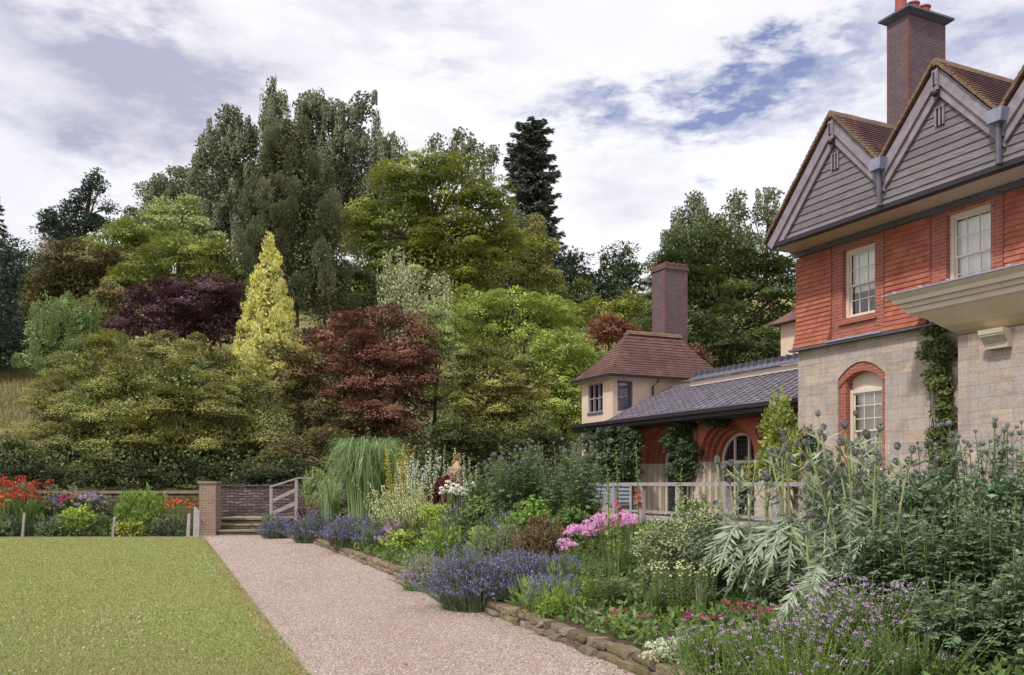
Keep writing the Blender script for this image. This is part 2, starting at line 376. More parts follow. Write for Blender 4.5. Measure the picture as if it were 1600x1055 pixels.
# clover flowers
n = 1100; y = 7 + 17 * rp.random(n); x = edgeL(y) - rp.random(n) * (edgeL(y) + .58 * y)
keep = (np.sin(x * 1.7 + y * .3) + np.sin(y * .95 + x * .4) + rp.normal(size=n) * .6) > .9
g = Geo(); balls(g, np.stack([x, y, np.full(n, .03)], 1)[keep], rp.uniform(.005, .010, keep.sum()) * 1.0)
tag(g.build('clover_flowers', plain('clover_white', S(214, 210, 196), .8)), 'tiny white clover flowers scattered over the lawn', kind='stuff')

# ------------------------------------------------------------------ masonry materials
def rubble(name, cols, mortar, bw=.34, rh=.13, moss=None, mossamt=.6):
    m = MT(name); wv = m.wall()
    nv = m.n('ShaderNodeTexNoise'); nv.inputs['Scale'].default_value = 2.6; nv.inputs['Detail'].default_value = 3; m.l(wv, nv.inputs[0])
    sc_ = m.n('ShaderNodeVectorMath', operation='SCALE'); m.l(nv.outputs['Color'], sc_.inputs[0]); sc_.inputs['Scale'].default_value = .12
    ad = m.n('ShaderNodeVectorMath', operation='ADD'); m.l(wv, ad.inputs[0]); m.l(sc_.outputs[0], ad.inputs[1])
    b = m.brick(ad.outputs[0], (0, 0, 0, 1), (1, 1, 1, 1), (.5, .5, .5, 1), bw, rh, .014, .5, .4)
    sp = m.n('ShaderNodeSeparateColor'); m.l(b.outputs['Color'], sp.inputs[0])
    c = m.ramp(sp.outputs[0], [(i / (len(cols) - 1), q) for i, q in enumerate(cols)])
    c = m.mix(m.rng(m.noise(7, 6, .65), .35, .7, 0, .55), c, cols[0])
    if moss: c = m.mix(m.rng(m.noise(2.2, 6, .65), .48, .62, 0, mossamt), c, moss)
    c = m.mix(b.outputs['Fac'], c, mortar)
    m.color(c); m.rough(.9, .15)
    h = m.math('ADD', m.math('MULTIPLY', m.math('SUBTRACT', 1, b.outputs['Fac']), 1.0), m.math('MULTIPLY', m.noise(25, 5), .5))
    m.bump(h, .9, .02); return m.m
M['rubble'] = rubble('rubble_wall', [S(74, 62, 70), S(120, 104, 108), S(104, 92, 84), S(146, 132, 130)], S(60, 52, 54), .3, .1, S(92, 92, 60), .4)
M['mossy'] = rubble('mossy_wall', [S(90, 80, 66), S(132, 118, 98), S(112, 104, 84)], S(70, 62, 52), .34, .12, S(96, 100, 56), .8)
def brickmat(name, c1, c2, cm, stain=None, bw=.225, rh=.075, stainamt=.5):
    m = MT(name); wv = m.wall(); b = m.brick(wv, c1, c2, cm, bw, rh, .006, .5, .2)
    c = m.mix(m.rng(m.noise(3, 6, .6), .4, .65, 0, stainamt), b.outputs['Color'], stain or c1)
    c = m.mix(m.rng(m.noise(40, 3), .3, .7, 0, .25), c, cm)
    m.color(c); m.rough(.88, .15); m.bump(m.math('ADD', m.math('MULTIPLY', b.outputs['Fac'], -1), m.math('MULTIPLY', m.noise(60, 3), .4)), .7, .008); return m.m
M['pier'] = brickmat('pier_brick', S(150, 120, 108), S(124, 98, 92), S(176, 164, 150), S(120, 112, 84))
M['stonecap'] = plain('worn_stone', S(138, 128, 114), .9, .15, .2, 6, .6)
M['oak'] = None
m = MT('weathered_oak'); n1 = m.noise(3, 6, .6, sc3=(1.2, 1.2, 12)); m.color(m.mix(m.rng(n1, .3, .7), S(128, 118, 122), S(176, 166, 166))); m.rough(.85, .15); m.bump(n1, .5, .01); M['oak'] = m.m
M['oakpale'] = plain('pale_oak', S(164, 156, 160), .85, .15, .18, 6, .5, 30)

# low stone edging of the right bed, stones laid one by one
rs = np.random.default_rng(21); g = Geo()
def stone(g, c, ax, lx, ly, lz, r):
    sx = np.array([ax[0], ax[1], 0]); sy = np.array([-ax[1], ax[0], 0]); out = []
    v, f = ICO2
    q = np.sign(v) * np.abs(v) ** .35; q = q / np.abs(q).max()
    q = q * (1 + r.uniform(-.11, .11, (len(v), 1)))
    V = np.array(c) + q[:, :1] * lx / 2 * sx + q[:, 1:2] * ly / 2 * sy + q[:, 2:] * lz / 2 * np.array([0, 0, 1])
    g.add(V, f)
y = 5.6
dirv = np.array([-.385, 1.0]); dirv /= np.linalg.norm(dirv)
for layer, (z, hz) in enumerate(((.03, .09), (.112, .085))):
    y = 4.6 + layer * .1
    while y < 27.6:
        L_ = rs.uniform(.11, .34) * (1 + (y > 18) * .6); cy = y + L_ * .46
        if cy < 27.6:
            bulge = .1 * math.sin(cy * .55)
            stone(g, (edgeR(cy) + .05 + rs.uniform(-.02, .02) + layer * .03, cy, z), dirv, L_ * 1.02, rs.uniform(.15, .24), hz * rs.uniform(.85, 1.15), rs)
        y += L_ * .93
st = MT('edging_stone'); geo = st.n('ShaderNodeNewGeometry')
c = st.ramp(geo.outputs['Random Per Island'], [(0, S(112, 96, 82)), (.4, S(146, 130, 114)), (.75, S(128, 116, 104)), (1, S(166, 150, 134))])
c = st.mix(st.rng(st.noise(9, 6, .7), .45, .65, 0, .6), c, S(96, 84, 66)); c = st.mix(st.rng(st.noise(4, 5, .6), .5, .62, 0, .6), c, S(118, 116, 66))
st.color(c); st.rough(.92, .1); st.bump(st.noise(30, 6, .7), .9, .03)
tag(g.build('stone_edging', st.m, loc=(0, 0, 0)), 'low two-course edging wall of rough stones between gravel path and flower bed', 'edging')

# steps
rt = empty('garden_steps', (-8.5, 28.2, 0), 'three shallow stone steps leading up from the gravel path end', 'steps')
for i in range(3):
    g = Geo(); z0 = .17 * i - .05; z1 = .17 * (i + 1)
    box(g, -1.0, 1.25, i * .42, i * .42 + (.42 if i < 2 else 2.3), z0 + (0 if i == 0 else .05), z1 - .055)
    g.build('riser', M['mossy'], rt)
    g = Geo(); box(g, -1.02, 1.27, i * .42 - .03, i * .42 + (.40 if i < 2 else 2.3), z1 - .055, z1); g.build('tread', M['stonecap'], rt)
# brick pier
rt = empty('brick_pier', (-9.55, 28.35, 0), 'square weathered brick pier with flat cap at the foot of the steps', 'pier')
g = Geo(); box(g, -.26, .26, -.26, .26, -.02, 1.6); g.build('shaft', M['pier'], rt)
g = Geo(); box(g, -.27, .27, -.27, .27, 1.6, 1.63); box(g, -.3, .3, -.3, .3, 1.63, 1.7); g.build('cap', M['pier'], rt)
# retaining wall left
rt = empty('garden_wall', (-20, 29.4, 0), 'low mossy retaining wall running behind the left flower bed', 'wall')
g = Geo(); box(g, -22, 10.2, 0, .4, -.1, 1.30); g.build('masonry', M['mossy'], rt)
g = Geo(); x = -22
while x < 10.1:
    l_ = rs.uniform(.6, .9); box(g, x, min(x + l_ - .01, 10.2), -.05, .45, 1.302, 1.38 + rs.uniform(-.008, .008)); x += l_
g.build('coping', M['stonecap'], rt)
rt = empty('landing_wall', (-8.2, 31.0, .4), 'dark rubble stone wall facing the landing above the steps', 'wall')
g = Geo(); box(g, -2.6, 3.6, 0, .45, -.3, 1.12); g.build('masonry', M['rubble'], rt)
g = Geo(); x = -2.6
while x < 3.5:
    l_ = rs.uniform(.4, .7); box(g, x, min(x + l_ - .01, 3.6), -.04, .5, 1.122, 1.19 + rs.uniform(-.01, .01)); x += l_
g.build('coping', M['rubble'], rt)
# wooden handrail
rt = empty('stair_handrail', (-7.68, 28.6, .3), 'sloping weathered timber handrail rising to the right of the steps', 'handrail')
a = np.array([0, 0, 0]); P1 = (0, 0); P2 = (.80, 0)
for (x, zt) in ((0, 1.2), (.80, 1.46)):
    g = Geo(); box(g, x - .05, x + .05, -.05, .05, -.3, zt); g.build('post', M['oak'], rt)
g = Geo(); beam(g, (-.04, -.0, 1.22), (.82, 0, 1.49), .13, .055); beam(g, (.80, 0, 1.505), (1.3, .1, 1.51), .13, .05); g.build('top_rail', M['oak'], rt)
g = Geo(); beam(g, (0.05, -.01, .78), (.76, -.01, 1.12), .05, .11); g.build('middle_rail', M['oak'], rt)
g = Geo(); beam(g, (.05, -.01, .38), (.76, -.01, .70), .05, .12); g.build('bottom_rail', M['oak'], rt)
# split stakes by the pier and netting round the bed
g = Geo(); hexa(g, [(-.09, -.05, 0), (.09, -.05, 0), (.09, .05, 0), (-.09, .05, 0), (-.06, -.05, .93), (.12, -.05, .78), (.12, .05, .78), (-.06, .05, .93)])
tag(g.build('timber_stake', M['oakpale'], loc=(-9.58, 27.2, .0)), 'broad pale timber stake with slanted top in front of the brick pier', 'stake')
g = Geo(); hexa(g, [(-.05, -.04, 0), (.05, -.04, 0), (.05, .04, 0), (-.05, .04, 0), (-.0, -.04, .72), (.08, -.04, .70), (.08, .04, .70), (-.0, .04, .72)])
tag(g.build('timber_stake', M['oakpale'], loc=(-9.85, 27.25, .0)), 'thin short timber stake at the corner of the netting', 'stake')
rt = empty('netting_fence', (-15, 27.25, 0), 'knee-high dark wire netting fence along the front of the left flower bed', 'fence')
g = Geo(); H_ = .6
xs = np.arange(-14, 5.1, .07)
for sgn in (1, -1):
    P = np.stack([np.stack([xs, np.zeros_like(xs) + sgn * .002, np.zeros_like(xs) + .02], 1), np.stack([xs + sgn * .35, np.zeros_like(xs) + sgn * .002, np.full_like(xs, H_)], 1)], 1)
    tubes(g, P, np.full(P.shape[:2], .0028), 3)
P = np.array([[(-14, 0, z), (5.1, 0, z)] for z in (.02, H_)]); tubes(g, P, np.full(P.shape[:2], .004), 4)
nm = plain('netting_wire', S(52, 60, 62), .6, .3); g.build('netting', nm, rt)
for px, tz in ((-60, .66), (37, .74), (178, .62), (-150, .7)):
    x = (px - 800) / F * 27.2 + 15; g = Geo(); beam(g, (x - .03, -.05, 0), (x + .03, -.05, tz), .07, .06, (0, 1, 0)); g.build('stake', M['oak'], rt)

# terrace railing
FD = np.array([-.415, 1.0]); FL = np.linalg.norm(FD); FD = FD / FL; frz = math.atan2(FD[0] * -1, FD[1] * -1)
def fpt(Y): return np.array([2.22 - .415 * (Y - 23.9), Y])
rt = empty('terrace_railing', (fpt(24.2)[0], 24.2, .6), 'long weathered post and rail terrace railing behind the flower bed', 'railing')
o0 = fpt(24.2)
def fl(Y, off=0): p = fpt(Y) - o0; return np.array([p[0] - off * FD[1], p[1] + off * FD[0]])
ya, yb = 24.2, 9.0
k = 0
for Y in (24.1, 22.9, 21.65, 20.15, 18.55, 17.1, 15.6, 14.1, 12.6, 11.1, 9.6):
    p = fl(Y); g = Geo(); big = Y in (18.55, 14.1, 9.6)
    s = .085 if big else .05; zt = 1.06 if big else .96
    a = math.atan2(-FD[0], FD[1]); rot = np.array([[math.cos(a), -math.sin(a)], [math.sin(a), math.cos(a)]])
    c4 = [(p + rot @ np.array(q)) for q in ((-s, -s), (s, -s), (s, s), (-s, s))]
    hexa(g, [(q[0], q[1], -.25) for q in c4] + [(q[0], q[1], zt) for q in c4]); g.build('post', M['oakpale'], rt)
def rail(Y0, Y1, z, w_, h_, off, name):
    a = fl(Y0, off); b = fl(Y1, off); g = Geo(); beam(g, (a[0], a[1], z), (b[0], b[1], z), w_, h_); g.build(name, M['oakpale'], rt)
for s0, s1 in ((24.2, 18.6), (18.54, 14.15), (14.1, 9.0)):
    rail(s0, s1, 1.0 + .005, .12, .08, .0, 'top_rail'); rail(s0, s1, .16, .04, .19, -.08, 'bottom_rail'); rail(s0, s1, .345, .04, .06, -.085, 'lower_rail')
# bench on the terrace
rt = empty('garden_bench', (2.75, 25.3, .6), 'grey slatted garden bench at the far end of the terrace railing', 'bench', rz=-.4)
for x in (-.62, .62):
    g = Geo(); box(g, x - .03, x + .03, -.03, .03, 0, .95); g.build('back_leg', M['oakpale'], rt)
    g = Geo(); box(g, x - .03, x + .03, .42, .48, 0, .62); g.build('front_leg', M['oakpale'], rt)
    g = Geo(); box(g, x - .035, x + .035, .03, .5, .62, .66); g.build('armrest', M['oakpale'], rt)
bl = plain('bench_slats', S(140, 150, 168), .7)
g = Geo(); [box(g, -.59, .59, .03 + i * .09, .10 + i * .09, .42, .45) for i in range(5)]; g.build('seat', bl, rt)
g = Geo(); [box(g, -.59, .59, -.02, .01, .5 + i * .11, .57 + i * .11) for i in range(5)]; g.build('backrest', bl, rt)
# ------------------------------------------------------------------ the house, in its own frame: x along the front, y into the house
HO = (7.09, 22.2); HT = math.atan2(-.905, .426)
hc, hs = math.cos(HT), math.sin(HT)
def Lf(px, py, y):          # where the sight line through a pixel meets the plane y
    dx, dz = (px - 800) / F, (HY - py) / F
    t = (y - HO[0] * hs + HO[1] * hc) / (-dx * hs + hc)
    wx, wy = t * dx - HO[0], t - HO[1]
    return wx * hc + wy * hs, CH + t * dz
def Ls(px, py, x):          # the same for a plane x
    dx, dz = (px - 800) / F, (HY - py) / F
    t = (x + HO[0] * hc + HO[1] * hs) / (dx * hc + hs)
    return -(t * dx - HO[0]) * hs + (t - HO[1]) * hc, CH + t * dz
# materials
def tilemat(name, c1, c2, joint, bw=.17, rh=.115, lich=None, lamt=.6, front=None, scale=1.3):
    m = MT(name); wv = m.wall()
    b = m.brick(wv, c1, c2, joint, bw, rh, .004, .5, .1)
    c = m.mix(m.rng(m.noise(1.1, 5, .6), .35, .65, 0, .4), b.outputs['Color'], tuple(x * .62 for x in c1[:3]) + (1,))
    if lich:
        f = m.rng(m.noise(scale, 7, .72), .47, .62, 0, lamt)
        if front is not None:
            sp = m.n('ShaderNodeSeparateXYZ'); m.l(m.obj, sp.inputs[0])
            ed = m.rng(sp.outputs[1], front, front + 1.3, 1, 0)
            f = m.math('MULTIPLY', m.rng(m.math('ADD', m.noise(2.5, 7, .72), m.math('MULTIPLY', ed, .22)), .55, .72, 0, 1), lamt, clamp=True)
        c = m.mix(f, c, lich)
    m.color(c); m.rough(.85, .15)
    m.bump(m.math('ADD', m.math('MULTIPLY', b.outputs['Fac'], -1), m.math('MULTIPLY', m.noise(30, 4), .6)), .7, .012); return m.m
M['hung'] = tilemat('hung_tiles', S(186, 84, 56), S(205, 104, 66), S(96, 36, 26), .165, .11)
M['rooftile'] = tilemat('roof_tiles', S(84, 62, 66), S(104, 74, 74), S(46, 34, 38), .17, .1, S(132, 98, 74), .6, -1.4)
M['rooftile2'] = tilemat('cottage_roof_tiles', S(100, 74, 76), S(118, 88, 86), S(58, 44, 48), .17, .1, S(132, 106, 84), .45)
M['verge'] = tilemat('verge_tiles', S(126, 102, 90), S(142, 116, 100), S(80, 62, 56), .17, .1, S(100, 88, 78), .6)
M['redbrick'] = brickmat('red_brick', S(164, 88, 74), S(136, 70, 64), S(190, 150, 134), S(122, 66, 60), stainamt=.3)
M['rubbed'] = brickmat('rubbed_red_brick', S(196, 112, 86), S(172, 94, 74), S(164, 108, 92), S(140, 78, 66), .225, .075, .4)
M['chimbrick'] = brickmat('chimney_brick', S(108, 88, 94), S(90, 74, 84), S(134, 120, 124), S(86, 70, 78))
M['chimred'] = brickmat('chimney_red_brick', S(120, 84, 84), S(104, 72, 76), S(136, 114, 112), S(94, 68, 72))
m = MT('stone_blocks'); wv = m.wall()
b = m.brick(wv, (0, 0, 0, 1), (1, 1, 1, 1), (.5, .5, .5, 1), .47, .25, .005, .5, .3)
sp = m.n('ShaderNodeSeparateColor'); m.l(b.outputs['Color'], sp.inputs[0])
c = m.ramp(sp.outputs[0], [(0, S(172, 160, 152)), (.25, S(192, 178, 168)), (.5, S(180, 170, 168)), (.75, S(204, 186, 170)), (1, S(188, 174, 164))])
och = m.rng(m.noise(1.6, 7, .7, vec=wv, sc3=(.55, 2.2, 1)), .54, .68, 0, .7); c = m.mix(och, c, S(190, 154, 116))
gr = m.rng(m.noise(2.3, 7, .7, vec=wv), .48, .66, 0, .6); c = m.mix(gr, c, S(150, 138, 140))
lam = m.rng(m.noise(5, 6, .7, vec=wv, sc3=(.35, 3, 1)), .5, .7, 0, .4); c = m.mix(lam, c, S(120, 104, 92))
pit = m.rng(m.noise(26, 5, .75, vec=wv), .5, .72, 0, .55); c = m.mix(pit, c, S(112, 98, 86))
c = m.mix(m.math('MULTIPLY', b.outputs['Fac'], .4), c, S(120, 106, 94))
strk = m.rng(m.noise(3.2, 5, .6, vec=wv, sc3=(3.5, .22, 1)), .52, .74, 0, .4); c = m.mix(strk, c, S(140, 124, 110))
m.color(c); m.rough(.9, .12); m.bump(m.math('ADD', m.math('MULTIPLY', b.outputs['Fac'], -.8), m.noise(22, 6, .7)), .7, .02); M['stone'] = m.m
m = MT('weatherboard'); wv = m.wall()
gn = m.noise(2.5, 7, .65, vec=wv, sc3=(1.2, 22, 1)); geo = m.n('ShaderNodeNewGeometry')
c = m.mix(m.rng(gn, .3, .7), S(82, 79, 90), S(156, 149, 158)); c = m.mix(m.rng(m.noise(1.6, 5, .6), .4, .65, 0, .5), c, S(124, 112, 108))
c = m.mix(m.math('MULTIPLY', geo.outputs['Random Per Island'], .35), c, S(92, 84, 96)); m.color(c); m.rough(.8, .2); m.bump(gn, .6, .012); M['board'] = m.m
M['barge'] = plain('bargeboard_oak', S(144, 134, 146), .8, .2, .2, 5, .4, 30)
M['cream'] = plain('cream_paint', S(218, 202, 190), .55, .3, .06, 3)
M['creamwall'] = plain('cream_render', S(214, 190, 172), .85, .15, .09, 2.2, .3, 50)
M['soffit'] = plain('cream_soffit', S(198, 180, 154), .7, .2, .07, 2)
M['lead'] = plain('lead', S(150, 152, 176), .5, .4, .15, 6, .3, 12)
M['leadroll'] = plain('lead_roll', S(132, 126, 138), .55, .4, .2, 5)
M['leaddark'] = plain('dark_lead', S(96, 94, 108), .5, .4, .2, 6)
M['iron'] = plain('black_gutter', S(44, 38, 44), .45, .4, .15, 4)
M['curtain'] = plain('white_blind', S(250, 248, 252), .9, .1, .05, 3)
M['pot'] = plain('red_clay_pot', S(160, 88, 84), .8, .2, .1, 9)
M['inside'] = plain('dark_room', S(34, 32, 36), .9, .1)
M['creamstone'] = plain('cream_stone', S(196, 184, 166), .85, .15, .12, 5, .4, 30)
gm = MT('window_glass'); gm.t.nodes.remove(gm.b)
fr = gm.n('ShaderNodeFresnel'); fr.inputs[0].default_value = 1.5
gl = gm.n('ShaderNodeBsdfGlossy'); gl.inputs['Roughness'].default_value = .02; tp = gm.n('ShaderNodeBsdfTransparent')
mx = gm.n('ShaderNodeMixShader'); gm.l(gm.math('ADD', fr.outputs[0], .1, clamp=True), mx.inputs[0]); gm.l(tp.outputs[0], mx.inputs[1]); gm.l(gl.outputs[0], mx.inputs[2]); gm.l(mx.outputs[0], gm.out.inputs[0])
gb = gm.n('ShaderNodeBump'); gb.inputs['Strength'].default_value = .15; gb.inputs['Distance'].default_value = .01; gm.l(gm.noise(2, 2), gb.inputs['Height']); gm.l(gb.outputs[0], gl.inputs['Normal'])
M['glass'] = gm.m

def sash(root, x0, x1, z0, z1, yf, split=.5, blind=1.0, cols=3, rows=(2, 2), name='window', sill=True):
    """sash window: frame, two sashes with glazing bars, panes, blind behind"""
    g = Geo(); t = .085
    box(g, x0, x0 + t, yf, yf + .1, z0, z1); box(g, x1 - t, x1, yf, yf + .1, z0, z1); box(g, x0 + t, x1 - t, yf, yf + .1, z1 - t, z1); box(g, x0 + t, x1 - t, yf, yf + .1, z0, z0 + t * .7)
    fr_ = g.build(name, M['cream'], root)
    zi0, zi1 = z0 + t * .7, z1 - t; zm = zi0 + (zi1 - zi0) * split
    for (a, b_, yo, rws) in ((zm - .02, zi1, .035, rows[0]), (zi0, zm + .02, .065, rows[1])):
        g = Geo(); s = .04; xa, xb = x0 + t, x1 - t; y0, y1 = yf + yo, yf + yo + .025
        box(g, xa, xa + s, y0, y1, a, b_); box(g, xb - s, xb, y0, y1, a, b_); box(g, xa + s, xb - s, y0, y1, a, a + s); box(g, xa + s, xb - s, y0, y1, b_ - s, b_)
        for i in range(1, cols):
            x = xa + (xb - xa) * i / cols; box(g, x - .011, x + .011, y0 + .002, y1 - .002, a + s, b_ - s)
        for i in range(1, rws):
            z = a + (b_ - a) * i / rws; box(g, xa + s, xb - s, y0 + .004, y1 - .004, z - .011, z + .011)
        g.build('sash', M['cream'], fr_)
        g = Geo(); g.add([(xa + s / 2, yf + yo + .014, a + .02), (xb - s / 2, yf + yo + .014, a + .02), (xb - s / 2, yf + yo + .014, b_ - .02), (xa + s / 2, yf + yo + .014, b_ - .02)], [[0, 1, 2, 3]])
        g.build('pane', M['glass'], fr_)
    if blind > 0:
        g = Geo(); n = 24; zb = z1 - (z1 - z0) * blind; xs = np.linspace(x0 + .05, x1 - .05, n + 1); yy = yf + .17 + .012 * np.sin(np.arange(n + 1) * 1.9)
        v = [(x, y, zb) for x, y in zip(xs, yy)] + [(x, y, z1) for x, y in zip(xs, yy)]
        g.add(v, [[i, i + 1, i + n + 2, i + n + 1] for i in range(n)]); g.build('blind', M['curtain'], fr_, smooth=True)
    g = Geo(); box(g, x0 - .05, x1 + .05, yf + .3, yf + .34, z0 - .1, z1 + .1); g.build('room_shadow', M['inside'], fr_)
    if sill:
        g = Geo(); box(g, x0 - .05, x1 + .05, yf - .06, yf + .06, z0 - .06, z0 - .002); g.build('sill', M['cream'], fr_)
    return fr_

H = empty('main_house', (HO[0], HO[1], 0), 'large country house with orange hung tiles, weatherboarded gables and stone ground floor', 'house', rz=HT)
XE = 11.0; YB = 8.5; ZT = 4.93; ZW = 7.32
def wall_openings(g, x0, x1, z0, z1, y0, y1, ops):
    """solid wall with rectangular openings, ops = (xa, xb, za, zb) sorted by x"""
    x = x0
    for xa, xb, za, zb in ops:
        if xa > x: box(g, x, xa, y0, y1, z0, z1)
        if za > z0: box(g, xa, xb, y0, y1, z0, za)
        if zb < z1: box(g, xa, xb, y0, y1, zb, z1)
        x = xb
    if x < x1: box(g, x, x1, y0, y1, z0, z1)
# ground floor stone wall with the arched window
GW = (1.30, 2.68, 1.9)   # opening x0, x1, z0
zs, zc = 4.06, 4.40      # springing and crown of the opening
g = Geo(); n = 14; xs = np.linspace(GW[0], GW[1], n + 1)
arc = lambda x, a, b_, s, c_: s + (c_ - s) * np.sqrt(np.clip(1 - ((x - (a + b_) / 2) / ((b_ - a) / 2)) ** 2 * .82, 0, 1)) - (c_ - s) * math.sqrt(.18) * 0
ztop = zs + (zc - zs) * (1 - ((xs - 1.99) / .69) ** 2)
box(g, 0, GW[0], 0, .5, 0, ZT - .02); box(g, GW[1], XE, 0, .5, 0, ZT - .02); box(g, GW[0], GW[1], 0, .5, 0, GW[2])
for i in range(n): hexa(g, [(xs[i], 0, ztop[i]), (xs[i + 1], 0, ztop[i + 1]), (xs[i + 1], .5, ztop[i + 1]), (xs[i], .5, ztop[i]), (xs[i], 0, ZT - .02), (xs[i + 1], 0, ZT - .02), (xs[i + 1], .5, ZT - .02), (xs[i], .5, ZT - .02)])
box(g, 0, .5, .5, YB, 0, ZT - .02); box(g, .5, XE, YB - .5, YB, 0, ZT - .02); box(g, XE - .5, XE, .5, YB - .5, 0, ZT - .02)
g.build('stone_wall', M['stone'], H)
# brick surround of the arched window: arch ring and jambs, recessed
g = Geo(); rr = .2
box(g, GW[0] + .003, GW[0] + .19, .06, .36, GW[2], zs - .0); box(g, GW[1] - .13, GW[1] - .003, .06, .36, GW[2], zs)
for i in range(n):
    a0, a1 = ztop[i] - .005, ztop[i + 1] - .005
    hexa(g, [(xs[i], .03, a0 - rr), (xs[i + 1], .03, a1 - rr), (xs[i + 1], .36, a1 - rr), (xs[i], .36, a0 - rr), (xs[i], .03, a0), (xs[i + 1], .03, a1), (xs[i + 1], .36, a1), (xs[i], .36, a0)])
g.build('brick_arch', M['redbrick'], H)
# tympanum above the sash (cream)
g = Geo(); xa, xb = GW[0] + .2, GW[1] - .12
xq = np.linspace(xa, xb, 13); zq = np.interp(xq, xs, ztop) - rr
prism(g, [(xa, 3.78)] + [(xb, 3.78)] + [(x, z) for x, z in zip(xq[::-1], zq[::-1])], .26, .32); g.build('arch_panel', M['cream'], H)
sash(H, GW[0] + .185, GW[1] - .12, 1.9, 3.80, .2, .5, 1.0, 3, (3, 3))
# upper storey
W1 = (1.44, 2.40, 5.45, 7.05); W2 = (4.24, 5.25, 5.45, 7.12); W3 = (7.04, 8.05, 5.45, 7.12)
g = Geo(); wall_openings(g, .03, XE, ZT, ZW, .0, .4, [W1, W2, W3]); g.build('brick_wall', M['redbrick'], H)
g = Geo(); box(g, .03, .43, .4, YB, ZT, ZW); box(g, .43, XE, YB - .4, YB, ZT, ZW); box(g, XE - .4, XE, .4, YB - .4, ZT, ZW); g.build('upper_wall', M['redbrick'], H)
for q, bl_ in ((W1, .62), (W2, 1.0), (W3, 1.0)): sash(H, q[0], q[1], q[2], q[3], .12, .48, bl_, 3, (2, 2))
for q in (W1, W2, W3):      # sloping brick sill
    g = Geo(); hexa(g, [(q[0] - .1, -.06, q[2] - .14), (q[1] + .06, -.06, q[2] - .14), (q[1] + .06, .12, q[2] - .14), (q[0] - .1, .12, q[2] - .14), (q[0] - .1, -.06, q[2] - .09), (q[1] + .06, -.06, q[2] - .09), (q[1] + .06, .12, q[2] - .062), (q[0] - .1, .12, q[2] - .062)]); g.build('brick_sill', M['redbrick'], H)
rt_ = np.random.default_rng(8)
def courses(g, x0, x1, z0, z1, flare=True, step=.11):
    nz_ = int(round((z1 - z0) / step)); st_ = (z1 - z0) / nz_
    for i in range(nz_):
        z = z0 + i * st_; fo = .13 * max(0, 1 - (z - z0) / .6) ** 1.6 if flare else 0; fo2 = .13 * max(0, 1 - (z + st_ - z0) / .6) ** 1.6 if flare else 0
        x = x0 + (-.085 if i % 2 else 0); 
        while x < x1:      # tiles in the course, each with a hair of its own set
            a, b_ = max(x, x0), min(x + .165, x1)
            if b_ - a > .02:
                j = rt_.uniform(0, .002)
                hexa(g, [(a + .001, -.045 - fo - j, z - .006), (b_ - .001, -.045 - fo - j, z - .006), (b_ - .001, -.002, z - .006), (a + .001, -.002, z - .006),
                         (a + .001, -.022 - fo2, z + st_ + .004), (b_ - .001, -.022 - fo2, z + st_ + .004), (b_ - .001, -.002, z + st_ + .004), (a + .001, -.002, z + st_ + .004)])
            x += .165
hm = MT('hung_tile'); geo = hm.n('ShaderNodeNewGeometry')
c = hm.ramp(geo.outputs['Random Per Island'], [(0, S(152, 90, 76)), (.4, S(166, 100, 82)), (.8, S(176, 110, 88)), (1, S(160, 98, 84))])
c = hm.mix(hm.rng(hm.noise(1.2, 5, .6), .4, .65, 0, .45), c, S(146, 82, 66)); hm.color(c); hm.rough(.8, .2); hm.bump(hm.noise(40, 4), .4, .006); M['hungtile'] = hm.m
for a, b_ in ((-.03, 1.12), (2.70, 3.88), (5.55, 6.70), (8.4, XE)):
    g = Geo(); courses(g, a, b_, ZT + .02, ZW - .14); g.build('hung_tiles', M['hungtile'], H)
g = Geo()   # the flared end of the tiling at the far corner
for i in range(20):
    z = ZT + .02 + i * .11; fo = .13 * max(0, 1 - (z - ZT) / .6) ** 1.6
    if z < ZW - .15: hexa(g, [(-.075 - fo, -.02, z - .006), (-.031, -.02, z - .006), (-.031, 3, z - .006), (-.075 - fo, 3, z - .006), (-.05 - fo * .7, -.02, z + .11), (-.031, -.02, z + .11), (-.031, 3, z + .11), (-.05 - fo * .7, 3, z + .11)])
g.build('hung_tiles', M['hungtile'], H)
g = Geo(); box(g, -.16, 4.4, -.17, -.003, ZT - .05, ZT + .0); g.build('tile_course', M['leaddark'], H)
g = Geo(); box(g, 1.1, 2.74, -.2, -.004, ZT + .003, ZT + .04); box(g, 4.0, 4.4, -.2, -.05, ZT + .003, ZT + .05); g.build('lead_flashing', M['lead'], H)
for xj in (2.69, 5.545, 8.1): 
    g = Geo(); box(g, xj - .012, xj + .012, -.035, -.002, ZT + .05, ZW - .16); g.build('downpipe', M['iron'], H)
# eaves: wall plate, soffit, fascia
g = Geo(); box(g, -.06, XE, -.1, -.003, ZW - .12, ZW - .0); g.build('wall_plate', M['leaddark'], H)
g = Geo(); hexa(g, [(-.02, -.79, 7.33), (XE, -.79, 7.33), (XE, .0, 7.325), (-.02, .0, 7.325), (-.02, -.79, 7.36), (XE, -.79, 7.36), (XE, 0, 7.36), (-.02, 0, 7.36)]); g.build('soffit', M['soffit'], H)
g = Geo(); box(g, -.04, XE + .1, -.9, -.792, 7.31, 7.41); box(g, -.06, XE + .1, -.93, -.9, 7.33, 7.43); g.build('gutter', M['iron'], H)
g = Geo(); beam(g, (-.03, -.88, 7.37), (-.03, 2.8, 7.33), .06, .08); g.build('gutter', M['iron'], H)
